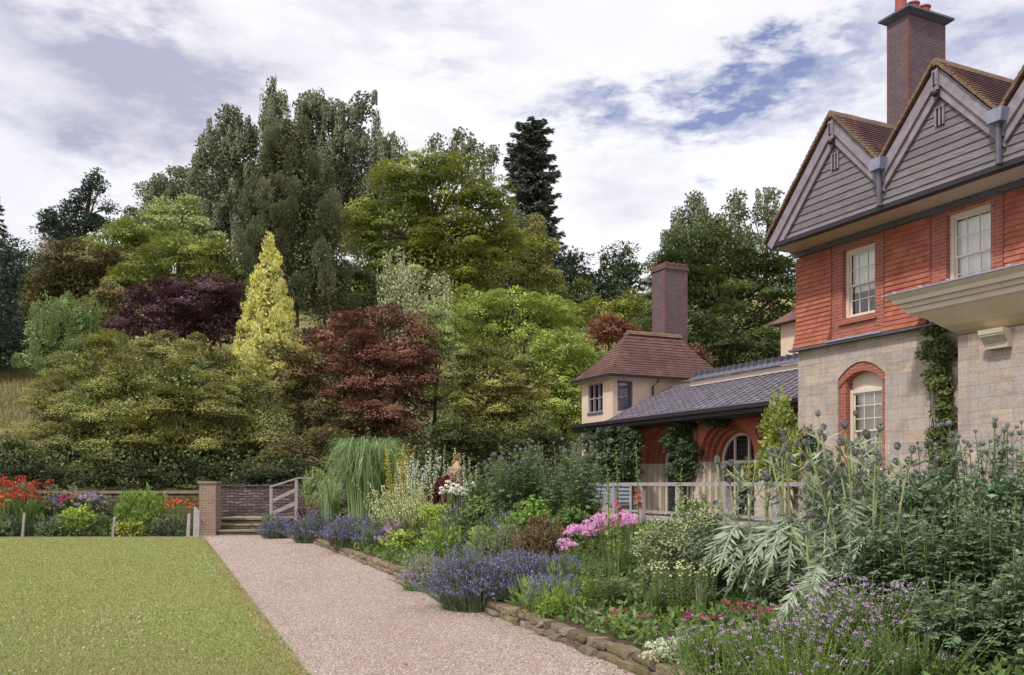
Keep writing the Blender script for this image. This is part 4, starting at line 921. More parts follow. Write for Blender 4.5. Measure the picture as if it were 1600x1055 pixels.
# ------------------------------------------------------------------ trees on the hill
def lobes_at(Y, lst, base, depth=.75):
    """lobes given as outline ellipses in photograph pixels at distance Y -> ellipsoids in metres relative to the tree's foot"""
    out = []
    for q in lst:
        px, py, rx, rz = q[:4]; dy = q[4] if len(q) > 4 else 0
        c = at(px, py, Y + dy) - base; k = (Y + dy) / F
        out.append((c, np.array([rx * k, rx * k * depth, rz * k])))
    return out
def foliage(g, lobes, rng, cr, flat, L, W, mode, k=3.2, shell=.76, front=.65, fill=.2, gaps=0.0, jag=.0):
    """clumps of leaf faces spread over the lobes' outer volume"""
    for c, r in lobes:
        area = math.pi * r[0] * r[2]; nl = int(k * area / (L * W * .5)); ncl = max(5, int(area * 1.5 / (math.pi * cr * cr * max(flat, .4))))
        u = rdir(rng, ncl * 3); keep = (u[:, 1] < .35) | (rng.random(len(u)) > front); u = u[keep][:ncl]; ncl = len(u)
        u[:, 2] = np.where(u[:, 2] < -.75, -u[:, 2] * .6, u[:, 2])
        cc = c + u * r * rng.uniform(shell, 1.0, (ncl, 1))
        if jag: cc += rng.normal(size=cc.shape) * cr * jag
        sz = cr * rng.uniform(.55, 1.35, ncl)
        per = max(6, int(nl * (1 - fill) / ncl))
        C = np.repeat(cc, per, 0); Z = np.repeat(sz, per)[:, None]; U = np.repeat(u, per, 0); n = len(C)
        d = rdir(rng, n)
        if mode in ('layer', 'round'): d[:, 2] = np.where(rng.random(n) < .88, np.abs(d[:, 2]), d[:, 2])
        rad = rng.uniform(.55, 1.05, (n, 1))
        if mode == 'weep':
            ln = np.repeat(rng.uniform(.8, 2.4, ncl) * cr, per)[:, None]
            t = rng.random((n, 1)); P = C + d * Z * np.array([.45, .45, .3]) ; P[:, 2:] -= t * ln * 1.2
            D = np.array([0, 0, -1.0]) + d * .35; N = norm(d * np.array([1, 1, .2]) + rdir(rng, n) * .3)
        elif mode == 'up':
            P = C + d * rad * Z * np.array([.7, .7, 1.3]); D = np.array([0, 0, .9]) + d * .7 + U * .3; N = norm(U + rdir(rng, n) * .6)
        elif mode == 'needle':
            P = C + d * rad * Z * np.array([1, 1, flat]); D = U * np.array([1, 1, 0]) + d * .8 + np.array([0, 0, .15]); N = norm(np.array([0, 0, 1.0]) + rdir(rng, n) * .7)
        elif mode == 'layer':
            P = C + d * rad * Z * np.array([1, 1, flat]); rim = (np.hypot(d[:, 0], d[:, 1]))[:, None]
            P[:, 2:] -= Z * .28 * rim ** 2
            D = d * np.array([1, 1, .2]) + U * .5 + np.array([0, 0, -.35]); N = norm(np.array([0, -.1, 1.0]) + d * .4 + rdir(rng, n) * .38)
        else:
            P = C + d * rad * Z * np.array([1, 1, flat]); D = rdir(rng, n) * .8 + d * .5 + np.array([0, 0, -.15]); N = norm(d * 1.0 + np.array([0, 0, .4]) + rdir(rng, n) * .6)
        ls = L * rng.uniform(.65, 1.3, n); leaves(g, P, D, N, ls, ls * W / L)
        nf = int(nl * fill)
        if nf:
            P = c + rdir(rng, nf) * r * (rng.random((nf, 1)) ** .33) * .8; leaves(g, P, rdir(rng, nf), rdir(rng, nf), L * 1.5, W * 1.6)
def limbs(g, lobes, rng, r0, top, nper=1, n_twigs=5):
    """tapered leaning trunk, a limb to each lobe, twigs into the crown"""
    k = 8; t = np.linspace(0, 1, k)[:, None]
    sway = np.cumsum(rng.normal(size=(k, 3)) * np.array([.05, .05, 0]), 0) * top[2] * .12; sway -= sway[:1]
    tr = top * t + sway * (1 - 0 * t); tube(g, np.vstack([[tr[0] - (0, 0, .5)], tr]), np.concatenate([[r0 * 1.3], np.linspace(r0, r0 * .25, k)]), 8)
    for c, r in lobes:
        for _ in range(nper):
            s = rng.uniform(.25, .75); i = s * (k - 1); p0 = tr[int(i)] + (tr[min(int(i) + 1, k - 1)] - tr[int(i)]) * (i % 1)
            e = c + rng.uniform(-.4, .4, 3) * r; m_ = (p0 + e) / 2 + np.array([0, 0, np.linalg.norm(e - p0) * .12]) + rng.normal(size=3) * .1
            q = np.linspace(0, 1, 6)[:, None]; P = (1 - q) ** 2 * p0 + 2 * q * (1 - q) * m_ + q * q * e
            tube(g, P, np.linspace(r0 * (1 - s) * .75 + r0 * .12, r0 * .1, 6), 6)
            if n_twigs:
                u = rdir(rng, n_twigs); E2 = c + u * r * .9; j = rng.integers(2, 6, n_twigs)
                Q = np.stack([P[j], (P[j] + E2) / 2 + rng.normal(size=(n_twigs, 3)) * .12 * r.mean() * .3, E2], 1); tubes(g, Q, np.stack([np.full(n_twigs, r0 * .16), np.full(n_twigs, r0 * .09), np.full(n_twigs, r0 * .03)], 1), 4)
FM = {}
def soft(c, k=1.6, s=.8, wm=(1.03, 1.0, .84)):
    m_ = .3 * c[0] + .5 * c[1] + .2 * c[2]; return tuple(min(.9, (m_ + (v - m_) * s) * k * q) for v, q in zip(c[:3], wm)) + (1,)
def fm(key, cols, *a, **k):
    if k.get('patch_col'): k['patch_col'] = soft(k['patch_col'])
    a = list(a)
    if len(a) > 1 and isinstance(a[1], tuple): a[1] = soft(a[1])
    if a: a[0] = a[0] * .6
    k['tips'] = .6
    FM[key] = leafmat(key + '_leaves', [soft(c) for c in cols], *a, **k); return FM[key]
fm('orange_maple', [S(78, 98, 48), S(100, 118, 58), S(124, 134, 68), S(142, 134, 78), S(94, 114, 56)], .3, S(142, 126, 78), .55, patch_amt=.4)
fm('amber_maple', [S(90, 106, 50), S(116, 122, 58), S(144, 134, 68), S(136, 118, 64)], .3, S(76, 98, 52), .4, patch_amt=.85)
fm('olive_maple', [S(74, 72, 44), S(98, 92, 58), S(122, 112, 76), S(110, 98, 68)], .25, S(92, 100, 58), .7, patch_amt=.5)
fm('gold_maple', [S(88, 110, 48), S(122, 136, 56), S(146, 152, 64), S(128, 130, 58)], .35, S(72, 92, 40), .7, patch_amt=.5)
fm('purple_maple', [S(54, 36, 52), S(76, 48, 70), S(98, 64, 92), S(66, 42, 58)], .25, S(84, 44, 60), .8)
fm('red_maple', [S(88, 54, 56), S(110, 68, 66), S(130, 88, 78), S(100, 60, 64)], .25, S(128, 92, 72), .6, patch_amt=.5)
fm('bronze', [S(112, 72, 62), S(140, 92, 74), S(120, 84, 62)], .3)
fm('lime', [S(116, 136, 58), S(146, 162, 70), S(170, 180, 86), S(128, 148, 66)], .35, S(98, 122, 60), .5, patch_amt=.5)
fm('yellowgreen', [S(100, 114, 40), S(130, 138, 50), S(156, 156, 58), S(116, 126, 50)], .35, S(78, 100, 50), .16, patch_amt=.7)
fm('conifer_gold', [S(156, 154, 72), S(200, 192, 104), S(226, 216, 138), S(132, 138, 66)], .2, S(124, 134, 66), 1.4, patch_amt=.35)
fm('cypress', [S(52, 58, 40), S(74, 80, 54), S(92, 96, 68), S(62, 70, 52)], .15, S(84, 88, 64), .35)
fm('birch_dark', [S(62, 68, 58), S(86, 92, 76), S(104, 108, 92), S(74, 82, 70)], .3, S(92, 98, 72), .2)
fm('birch_pale', [S(112, 122, 92), S(142, 150, 120), S(128, 136, 112)], .3)
fm('pine', [S(44, 58, 56), S(62, 78, 74), S(80, 96, 88)], .1)
fm('spruce', [S(64, 74, 74), S(88, 98, 100), S(108, 118, 118)], .3)
fm('shadowshrub', [S(34, 42, 26), S(46, 56, 34), S(60, 70, 42)], .15)  # leaf colour darkened to paint in the gloom beneath the huge maple
fm('darkgreen', [S(48, 60, 34), S(66, 80, 44), S(84, 96, 56), S(58, 70, 44)], .25, S(92, 98, 58), .4, patch_amt=.4)
fm('beech', [S(66, 84, 40), S(88, 104, 50), S(112, 118, 60), S(76, 94, 46)], .3, S(52, 76, 46), .18, patch_amt=.8)
fm('shrubgreen', [S(76, 96, 56), S(98, 120, 72), S(120, 140, 92), S(86, 106, 64)], .3)
fm('silvergreen', [S(92, 112, 72), S(118, 138, 92), S(142, 156, 110)], .3, S(140, 148, 74), .5, patch_amt=.6)
fm('ivygold', [S(104, 112, 50), S(136, 136, 62), S(80, 92, 44)], .25)
fm('farwood', [S(52, 70, 56), S(72, 90, 70), S(88, 104, 78)], .2)
fm('midgreen', [S(60, 86, 42), S(86, 112, 54), S(108, 130, 70)], .3)
seed = [100]
def tree(name, label, cat, Y, lobes, mat, cr=.5, flat=.45, L=.14, W=.09, mode='layer', k=3.2, foot=None, r0=.18, barkm='bark', trunk_top=.7, group=None, nper=1, twigs=4, **kw):
    seed[0] += 1; rng = np.random.default_rng(seed[0])
    fx = foot if foot is not None else sum(q[0] * q[2] for q in lobes) / sum(q[2] for q in lobes)
    x = (fx - 800) / F * Y; z = float(ground(np.array(x), np.array(float(Y))))
    base = np.array([x, Y, z]); lb = lobes_at(Y, lobes, base)
    root = empty(name, base, label, cat, group)
    L = max(L * .82, 2.3 * Y / 896); W = max(W * .82, 1.35 * Y / 896); k = k * 1.2
    g = Geo(); top = np.array([0, 0, 0.0]); hi = max(lb, key=lambda q: q[0][2]); top = np.array([hi[0][0] * .7, hi[0][1], max(hi[0][2] + hi[1][2] * .3, .5)])
    limbs(g, lb, rng, r0, top, nper, twigs); g.build('trunk', M[barkm], root)
    g = Geo(); foliage(g, lb, rng, cr, flat, L, W, mode, k, **kw); g.build('crown', FM[mat], root)
    return root
def conifer(name, label, Y, px, py_top, py_bot, rbot, mat, rtop=.04, cr=.6, mode='up', k=3.5, L=.14, W=.08, r0=.2, power=1.0, dr=0, cat='conifer', jag=.1, flat=.6, tiers=9, group=None):
    """cone built of stacked lobes"""
    lob = []
    for i in range(tiers):
        t = (i + .5) / tiers; py = py_top + (py_bot - py_top) * t; rx = rbot * (rtop + (1 - rtop) * t ** power)
        lob.append((px + dr * (t - .5), py, rx, (py_bot - py_top) / tiers * .75))
    return tree(name, label, cat, Y, lob, mat, cr, flat, L, W, mode, k, foot=px, r0=r0, shell=.8, jag=jag, twigs=3, group=group)
def spruce(name, label, Y, px, py_top, py_bot, rbot, mat, n=26, L=.3, power=.75, droop=.25, cat='conifer', top=.05, r0=.3, dens=1.0, gap=.35):
    """spruce or fir: whorls of drooping branches carrying sprays of needles"""
    seed[0] += 1; rng = np.random.default_rng(seed[0]); x = (px - 800) / F * Y; z = float(ground(np.array(x), np.array(float(Y)))); base = np.array([x, Y, z])
    root = empty(name, base, label, cat); zt = CH + (HY - py_top) / F * Y - z; zb = CH + (HY - py_bot) / F * Y - z; R_ = rbot / F * Y
    g = Geo(); tube(g, [(0, 0, -.5), (0, 0, zt * .5), (0, 0, zt)], [r0, r0 * .6, .03], 8); gl_ = Geo(); Ls_, PP = [], []
    for i in range(n):
        t = (i + .3) / n; zz = zt - (zt - zb) * t; rr = R_ * (top + (1 - top) * t ** power); m = int(7 + 5 * t)
        for j in range(m):
            a = rng.random() * 6.283; rl = rr * rng.uniform(1 - gap, 1.12); q = np.linspace(0, 1, 6)[:, None]
            P = np.array([0, 0, zz + rng.uniform(-.3, .3) * (zt - zb) / n]) + q * np.array([math.cos(a), math.sin(a), 0]) * rl; P[:, 2:] -= (q ** 1.5) * rl * droop - (q ** 4) * rl * .16
            PP.append(P)
            kk = int(26 * dens * (1 + rl)); s = rng.random(kk) ** .7; pts = P[0] + (P[-1] - P[0]) * s[:, None]; pts[:, 2] = np.interp(s, q[:, 0], P[:, 2])
            side = np.array([-math.sin(a), math.cos(a), 0]); off = rng.normal(size=kk) * rl * .17 * (1.1 - s * .7)
            pts = pts + side * off[:, None]; pts[:, 2] -= np.abs(off) * .35 + rng.random(kk) * .12 * rl * .4
            Dv = np.array([math.cos(a), math.sin(a), -.35]) + side * np.sign(off)[:, None] * .6 + rng.normal(size=(kk, 3)) * .25
            Ls_.append((pts, Dv))
    PP = np.stack(PP); tubes(g, PP, np.repeat(np.linspace(r0 * .18, .01, 6)[None], len(PP), 0), 3); g.build('trunk', M['bark'], root)
    P = np.concatenate([q[0] for q in Ls_]); D = np.concatenate([q[1] for q in Ls_]); Lq = max(L, 3.5 * Y / 896)
    leaves(gl_, P, D, norm(np.array([0, 0, 1.0]) + rdir(rng, len(P)) * .6), Lq * rng.uniform(.6, 1.3, len(P)), Lq * .42); gl_.build('crown', FM[mat], root)
    return root

# back row, far up the hill
spruce('fir_tree', 'tall dark fir cut by the left edge of the photo', 62, -12, 290, 600, 62, 'spruce', 24, droop=.4)
tree('fir_tree', 'dark broad fir mass low at the left edge beside the green shrub', 'conifer', 58, [(-20, 470, 60, 60), (-5, 540, 60, 50), (20, 420, 22, 60)], 'pine', .9, .6, .25, .12, 'needle')
tree('pine_tree', 'blue-green pine with ragged clumps standing against the sky at left', 'pine', 100, [(150, 276, 10, 14), (140, 292, 14, 14), (158, 296, 10, 8), (130, 312, 20, 12), (112, 328, 24, 14), (168, 326, 16, 8), (82, 344, 18, 20), (68, 356, 12, 14), (125, 350, 40, 18), (95, 372, 30, 18), (150, 350, 28, 14), (120, 385, 45, 22)], 'pine', .9, .5, .3, .14, 'needle', k=3, r0=.35, foot=125, shell=.5)
tree('birch_tree', 'wispy weeping birch at the left end of the tall dark birches', 'birch', 100, [(245, 285, 12, 22), (262, 300, 25, 26), (285, 310, 30, 40), (310, 270, 20, 30)], 'birch_dark', .9, .8, .26, .13, 'weep', k=2.2, jag=.5, r0=.25, barkm='birchbark')
tree('birch_tree', 'dark weeping birch with twin tops left of the tallest birch', 'birch', 95, [(360, 190, 30, 32), (335, 235, 35, 40), (380, 230, 32, 50), (350, 290, 60, 60), (410, 290, 40, 60)], 'birch_dark', 1.05, .8, .26, .13, 'weep', k=3.2, jag=.5, r0=.35, barkm='birchbark')
tree('birch_tree', 'tallest dark weeping birch rising to a thin spire', 'birch', 92, [(422, 145, 9, 28), (430, 165, 20, 30), (425, 200, 30, 36), (440, 250, 45, 60)], 'birch_dark', .95, .8, .26, .13, 'weep', k=3.2, jag=.5, r0=.35, barkm='birchbark')
tree('birch_tree', 'wide weeping birch with feathery crown right of the tallest birch', 'birch', 96, [(485, 165, 34, 26), (520, 185, 40, 38), (565, 168, 26, 30), (475, 220, 45, 50), (550, 240, 55, 60), (500, 300, 70, 60), (580, 300, 40, 40)], 'birch_dark', 1.05, .8, .26, .13, 'weep', k=3.1, jag=.5, r0=.4, barkm='birchbark')
tree('birch_tree', 'smaller weeping birch tapering down to the yellow-green tree', 'birch', 94, [(612, 222, 17, 20), (598, 245, 28, 30), (620, 260, 20, 30), (590, 290, 30, 40)], 'birch_dark', .9, .8, .26, .13, 'weep', k=2.6, jag=.5, r0=.25, barkm='birchbark')
tree('birch_tree', 'thin birch tops showing above the yellow-green tree', 'birch', 100, [(685, 222, 18, 16), (722, 212, 24, 16), (742, 235, 22, 22), (770, 240, 18, 18), (700, 250, 35, 22), (750, 280, 25, 30)], 'birch_dark', .8, .8, .25, .12, 'weep', k=1.7, jag=.5, r0=.22, barkm='birchbark')
spruce('spruce_tree', 'tall dark spruce with layered boughs right of the yellow-green tree', 98, 830, 188, 430, 56, 'spruce', 34, L=.45, top=.4, power=.6, r0=.4, gap=.4, dens=2.4, droop=.15)
tree('weeping_tree', 'grey-green weeping tree in front of the dark spruce', 'tree', 82, [(800, 345, 28, 28), (835, 355, 20, 24), (790, 400, 36, 50), (820, 420, 30, 40)], 'birch_dark', 1.2, .8, .25, .14, 'weep', k=2.6, r0=.25)
tree('ivy_clad_tree', 'narrow golden-green column of foliage below the spruce', 'tree', 78, [(838, 370, 22, 28), (845, 405, 26, 35), (850, 445, 28, 35), (812, 420, 20, 30)], 'ivygold', .7, .8, .2, .14, 'round', k=3, r0=.25)
tree('pine_tree', 'dark pine at the skyline just right of the spruce', 'pine', 105, [(880, 412, 25, 14), (900, 405, 18, 12), (890, 440, 36, 26), (870, 470, 40, 26)], 'farwood', 1.5, .6, .4, .2, 'needle', k=2.8, r0=.3)
tree('pine_tree', 'dark pine with upright leaders left of the cottage chimney', 'pine', 105, [(945, 405, 10, 14), (978, 398, 12, 16), (960, 425, 34, 20), (935, 445, 38, 20), (985, 440, 26, 30), (950, 470, 60, 22)], 'farwood', 1.3, .5, .4, .2, 'needle', k=2.8, r0=.3)
tree('tree', 'brown-green bushy tree below the skyline pines', 'tree', 88, [(905, 465, 34, 34), (880, 485, 30, 28), (950, 490, 50, 25), (990, 500, 40, 40)], 'beech', 1.1, .5, .25, .16, 'layer', k=3, r0=.3)
tree('birch_tree', 'dark birch behind the cottage chimney with narrow crown', 'birch', 92, [(1085, 315, 20, 20), (1070, 345, 30, 26), (1100, 345, 16, 24), (1060, 380, 30, 30)], 'birch_dark', 1.3, .8, .28, .15, 'weep', k=2.3, r0=.25)
tree('birch_tree', 'airy thin birch nearest the left side of the gabled house', 'birch', 96, [(1150, 310, 20, 18), (1140, 335, 20, 22), (1205, 305, 24, 16), (1190, 335, 32, 24), (1235, 320, 16, 20), (1160, 370, 30, 26), (1215, 370, 30, 30)], 'birch_dark', .8, .7, .25, .12, 'weep', k=1.9, jag=.5, r0=.22)
tree('beech_tree', 'large broad green tree filling the hill between cottage chimney and house', 'tree', 60, [(1085, 385, 48, 32), (1140, 400, 55, 34), (1050, 430, 48, 45), (1110, 450, 70, 50), (1180, 440, 60, 50), (1230, 450, 45, 60), (1060, 490, 55, 45), (1140, 510, 70, 50), (1215, 520, 50, 55)], 'beech', 1.1, .32, .18, .11, 'layer', k=3.1, fill=.12, r0=.45, nper=2)
tree('conifer', 'dark green conifer foliage low behind the cottage roof', 'conifer', 46, [(1110, 540, 50, 45), (1170, 560, 60, 40), (1225, 575, 45, 35), (1080, 505, 26, 30)], 'darkgreen', .7, .35, .2, .1, 'layer', k=3.2, r0=.25)
tree('acer', 'small dull red acer peeping beside the cottage roof', 'acer', 40.5, [(1088, 548, 12, 14), (1102, 562, 12, 12)], 'red_maple', .3, .5, .1, .07, 'layer', k=2.5, r0=.06)
# middle of the hill
tree('maple_tree', 'very large spreading yellow-green tree at the centre of the hill', 'tree', 74, [(655, 262, 40, 26), (720, 262, 50, 20), (615, 300, 50, 40), (690, 305, 70, 38), (760, 320, 50, 40), (555, 335, 32, 28), (630, 350, 70, 35), (720, 370, 80, 45), (785, 385, 40, 50), (570, 380, 40, 36), (650, 410, 80, 40), (740, 425, 70, 40), (590, 430, 50, 40), (690, 460, 80, 35)], 'yellowgreen', 1.3, .32, .2, .13, 'layer', k=3.6, fill=.12, r0=.5, nper=2, foot=690, gaps=.1)
tree('cypress_tree', 'tall dull olive cypress with dense upright sprays behind the golden conifer', 'cypress', 62, [(455, 215, 32, 30), (452, 250, 44, 40), (462, 290, 52, 45), (440, 330, 60, 50), (470, 350, 70, 50), (420, 390, 62, 50), (480, 410, 72, 50), (440, 450, 75, 40), (500, 460, 60, 40)], 'cypress', .75, .9, .2, .11, 'up', k=3.6, r0=.45, foot=458, jag=.3)
tree('ornamental_tree', 'rounded silvery green tree on the skyline above the yellow maple', 'tree', 80, [(285, 330, 42, 20), (275, 355, 58, 26), (250, 385, 40, 26), (310, 370, 35, 24)], 'silvergreen', .9, .5, .22, .13, 'round', k=3.2, r0=.25)
tree('maple_tree', 'bronze-green layered maple on the left skyline', 'maple', 74, [(205, 362, 44, 18), (180, 380, 50, 22), (220, 385, 30, 24)], 'gold_maple', .9, .35, .2, .13, 'layer', k=3.2, r0=.25)
tree('maple_tree', 'wide brown-green layered maple below the pine at left', 'maple', 66, [(100, 392, 48, 18), (150, 405, 60, 24), (90, 425, 52, 28), (140, 440, 60, 32), (70, 465, 38, 35), (130, 480, 50, 34), (185, 430, 40, 30)], 'olive_maple', 1.05, .28, .19, .12, 'layer', k=3.3, r0=.3, nper=2)
tree('maple_tree', 'bright yellow-green layered maple above the purple maple', 'maple', 62, [(300, 388, 60, 22), (340, 400, 40, 26), (250, 408, 50, 24), (220, 440, 50, 26), (320, 425, 50, 24), (190, 470, 40, 30), (160, 510, 40, 34), (240, 460, 30, 24)], 'gold_maple', 1.0, .3, .17, .11, 'layer', k=3.2, r0=.28)
tree('shrub', 'fresh green upright shrub at the left below the brown-green maple', 'shrub', 50, [(110, 492, 44, 26), (75, 520, 44, 36), (120, 530, 36, 34), (65, 560, 40, 26), (105, 560, 36, 28)], 'shrubgreen', .55, .7, .14, .08, 'up', k=3.2, r0=.15)
tree('shrub', 'dull olive shrub between the yellow-green and purple maples', 'shrub', 58, [(180, 462, 30, 20), (160, 480, 30, 22)], 'olive_maple', .5, .6, .14, .09, 'round', k=3, r0=.1)
tree('purple_maple', 'deep purple japanese maple left of the golden conifer', 'maple', 50, [(262, 450, 46, 20), (325, 448, 46, 20), (225, 476, 46, 26), (290, 476, 60, 28, -1), (350, 472, 34, 30), (198, 504, 34, 22), (255, 512, 56, 26, -1), (325, 508, 50, 26, -1), (368, 496, 22, 30), (290, 530, 80, 20)], 'purple_maple', .75, .28, .14, .08, 'layer', k=3.0, fill=.1, r0=.22, nper=2)
conifer('golden_cypress', 'golden yellow conical conifer standing out against the dark cypress', 46, 420, 372, 590, 70, 'conifer_gold', .02, .2, 'up', 5.0, .09, .05, .12, .85, 0, 'conifer', .06, .8, 22)
tree('weeping_birch', 'small pale grey-green weeping birch with white stem above the red maple', 'birch', 50, [(622, 400, 20, 20), (612, 440, 20, 36), (645, 440, 30, 40), (685, 450, 22, 36), (660, 480, 40, 30), (610, 480, 20, 30)], 'birch_pale', .8, .8, .13, .06, 'weep', k=.85, r0=.13, barkm='birchbark', foot=643)
tree('shrub', 'grey-green leafy shrub beside the red maple at right', 'shrub', 42, [(680, 505, 26, 26), (690, 545, 26, 36), (665, 580, 24, 40)], 'silvergreen', .4, .6, .12, .07, 'round', k=3, r0=.1)
tree('maple_tree', 'bright lime green maple with domed crown right of centre', 'maple', 54, [(745, 475, 40, 28), (800, 480, 52, 30), (860, 488, 48, 26), (730, 515, 45, 30), (800, 520, 65, 32), (870, 520, 45, 28), (760, 550, 50, 28)], 'lime', .75, .36, .14, .09, 'layer', k=3.0, fill=.1, r0=.25, nper=2)
tree('maple_tree', 'second lime green tree, lower and next to the cottage tower', 'maple', 44, [(885, 548, 50, 28), (860, 580, 42, 30), (910, 575, 35, 30), (880, 615, 46, 40), (850, 560, 34, 24), (885, 655, 30, 34)], 'lime', .5, .45, .13, .09, 'layer', k=3.3, r0=.2, nper=2)
tree('maple_tree', 'dusky lime tree top just left of the cottage chimney', 'maple', 66, [(940, 490, 40, 22), (985, 480, 28, 24), (900, 500, 30, 20), (1000, 530, 34, 30)], 'yellowgreen', .7, .45, .17, .11, 'layer', k=3.3, r0=.2)
tree('bronze_shrub', 'reddish bronze shrub behind the cottage roof ridge', 'shrub', 48, [(950, 508, 34, 18), (970, 525, 32, 18), (930, 530, 24, 16)], 'bronze', .45, .45, .13, .09, 'layer', k=3.2, r0=.12)
# foot of the hill
tree('maple_tree', 'huge domed maple with orange-tinged green leaves behind the steps', 'maple', 36.5, [(170, 548, 46, 24), (235, 542, 54, 22, 1), (300, 546, 46, 22), (350, 566, 34, 26, 1), (120, 578, 44, 30, 1), (205, 590, 56, 30, -1), (285, 592, 56, 30, -1.4), (90, 620, 44, 32), (150, 632, 54, 34, -1.2), (232, 636, 60, 34, -2), (315, 630, 58, 34, -1.4), (385, 612, 40, 34), (78, 665, 36, 30), (128, 682, 54, 32, -1), (205, 690, 60, 34, -2), (285, 686, 60, 32, -2), (362, 672, 50, 34, -1), (404, 650, 28, 34), (330, 724, 44, 22, -1), (388, 702, 34, 24), (245, 730, 50, 20, -1), (160, 726, 50, 22, -1), (100, 704, 40, 24), (235, 620, 130, 66, 1.6)], 'orange_maple', .66, .32, .115, .065, 'layer', k=3.7, fill=.12, r0=.28, nper=1, foot=235, shell=.82)
tree('maple_tree', 'rounded olive-brown acer between the huge maple and the red maple', 'maple', 40, [(440, 552, 30, 18), (470, 572, 30, 20), (446, 596, 30, 22), (486, 606, 28, 22), (468, 636, 28, 22), (506, 636, 30, 18, -1), (538, 640, 26, 16, -1), (486, 668, 34, 22), (524, 680, 30, 20, -1), (468, 620, 34, 56, 1)], 'olive_maple', .38, .45, .11, .07, 'layer', k=3.0, r0=.16, nper=1)
tree('red_maple', 'large dark red japanese maple with bronze top in the middle', 'maple', 41, [(600, 494, 44, 22), (540, 508, 42, 24, -.5), (645, 514, 34, 26), (505, 534, 34, 24), (560, 545, 56, 28, -1), (620, 548, 46, 28, -1), (658, 555, 24, 30), (500, 572, 38, 28, -.5), (570, 590, 52, 28, -1.5), (635, 592, 46, 30, -1), (520, 618, 40, 26, -1), (590, 634, 50, 28, -1.5), (650, 634, 34, 30), (560, 662, 40, 24, -1), (620, 672, 46, 24, -1), (590, 698, 34, 14, -1), (590, 580, 70, 70, 1)], 'red_maple', .66, .32, .12, .075, 'layer', k=2.9, fill=.1, r0=.2, nper=2, foot=585)
tree('maple_tree', 'amber-topped maple with green skirts left of the lime trees', 'maple', 40, [(752, 552, 40, 20), (800, 556, 40, 22), (722, 578, 34, 24), (775, 588, 52, 26, -1), (836, 590, 30, 28), (712, 616, 34, 26), (765, 624, 52, 26, -1.4), (825, 628, 44, 28, -1), (735, 654, 46, 26, -1), (800, 662, 52, 26, -1), (770, 610, 70, 60, 1.2)], 'amber_maple', .6, .3, .11, .07, 'layer', k=2.9, fill=.1, r0=.18, nper=2)
tree('dark_shrub', 'dark green layered shrub under the amber maple', 'shrub', 36.5, [(700, 680, 40, 34), (760, 700, 60, 34), (830, 700, 50, 40), (690, 720, 50, 34), (770, 735, 70, 34), (870, 710, 36, 46)], 'darkgreen', .42, .36, .12, .08, 'layer', k=3.0, r0=.1)
tree('dark_shrub', 'dark olive shrub directly behind the sloping handrail', 'shrub', 34.5, [(470, 705, 60, 26), (440, 730, 50, 24), (510, 690, 34, 26), (540, 720, 50, 34), (600, 720, 40, 36), (490, 745, 50, 24)], 'olive_maple', .36, .4, .11, .07, 'layer', k=3.0, r0=.08)
tree('dark_shrub', 'low bush with shade-darkened leaf colour just over the mossy wall left of the brick pier', 'shrub', 32.4, [(130, 752, 50, 14), (200, 740, 46, 24), (262, 752, 40, 14), (318, 738, 44, 26), (386, 748, 40, 18), (448, 736, 40, 22), (60, 744, 40, 22), (0, 745, 50, 22)], 'shadowshrub', .36, .4, .1, .06, 'layer', k=2.8, r0=.06)
tree('dark_shrub', 'bush with shade-darkened leaf colour under the huge maple', 'shrub', 35.5, [(180, 735, 60, 24), (250, 740, 60, 24), (320, 745, 55, 20), (390, 735, 40, 26), (120, 728, 40, 22), (420, 715, 30, 24)], 'shadowshrub', .4, .4, .11, .07, 'layer', k=2.8, r0=.08)
tree('rhododendron', 'dark glossy rhododendron at the far left behind the red flowers', 'shrub', 34, [(15, 710, 34, 26), (45, 725, 36, 24), (0, 740, 40, 24), (70, 742, 40, 18), (-40, 720, 40, 36)], 'darkgreen', .35, .55, .13, .07, 'round', k=3.0, r0=.06)
tree('round_shrub', 'small rounded green shrub right of the handrail', 'shrub', 30.3, [(500, 755, 24, 16), (487, 768, 18, 16), (515, 770, 22, 18), (500, 785, 28, 14)], 'silvergreen', .18, .6, .07, .045, 'up', k=3.2, r0=.04)
# background belt closing the hill top
for px, py, rx, rz, Yb, lb_ in ((385, 440, 40, 44, 80, 'shadowy crown glimpsed between the purple maple and the cypress'), (300, 330, 80, 60, 104, 'shadowy tree crown filling in behind the twin-topped birch'), (480, 300, 90, 70, 104, 'shadowy tree crown filling in behind the wide weeping birch'), (600, 330, 60, 50, 100, 'shadowy tree crown between the birches and the yellow-green tree'), (180, 430, 80, 40, 84, 'shadowy crown behind the bronze-green layered maple'), (700, 400, 90, 60, 92, 'shadowy crown behind the large yellow-green tree'), (1100, 400, 60, 60, 84, 'shadowy crown behind the large broad green tree')):
    tree('tree', lb_, 'tree', Yb, [(px, py, rx, rz), (px - rx * .6, py + rz * .6, rx * .8, rz), (px + rx * .6, py + rz * .6, rx * .8, rz)], 'birch_dark' if py < 340 else 'darkgreen', 1.5, .7, .3, .2, 'round', k=2.6, r0=.35)
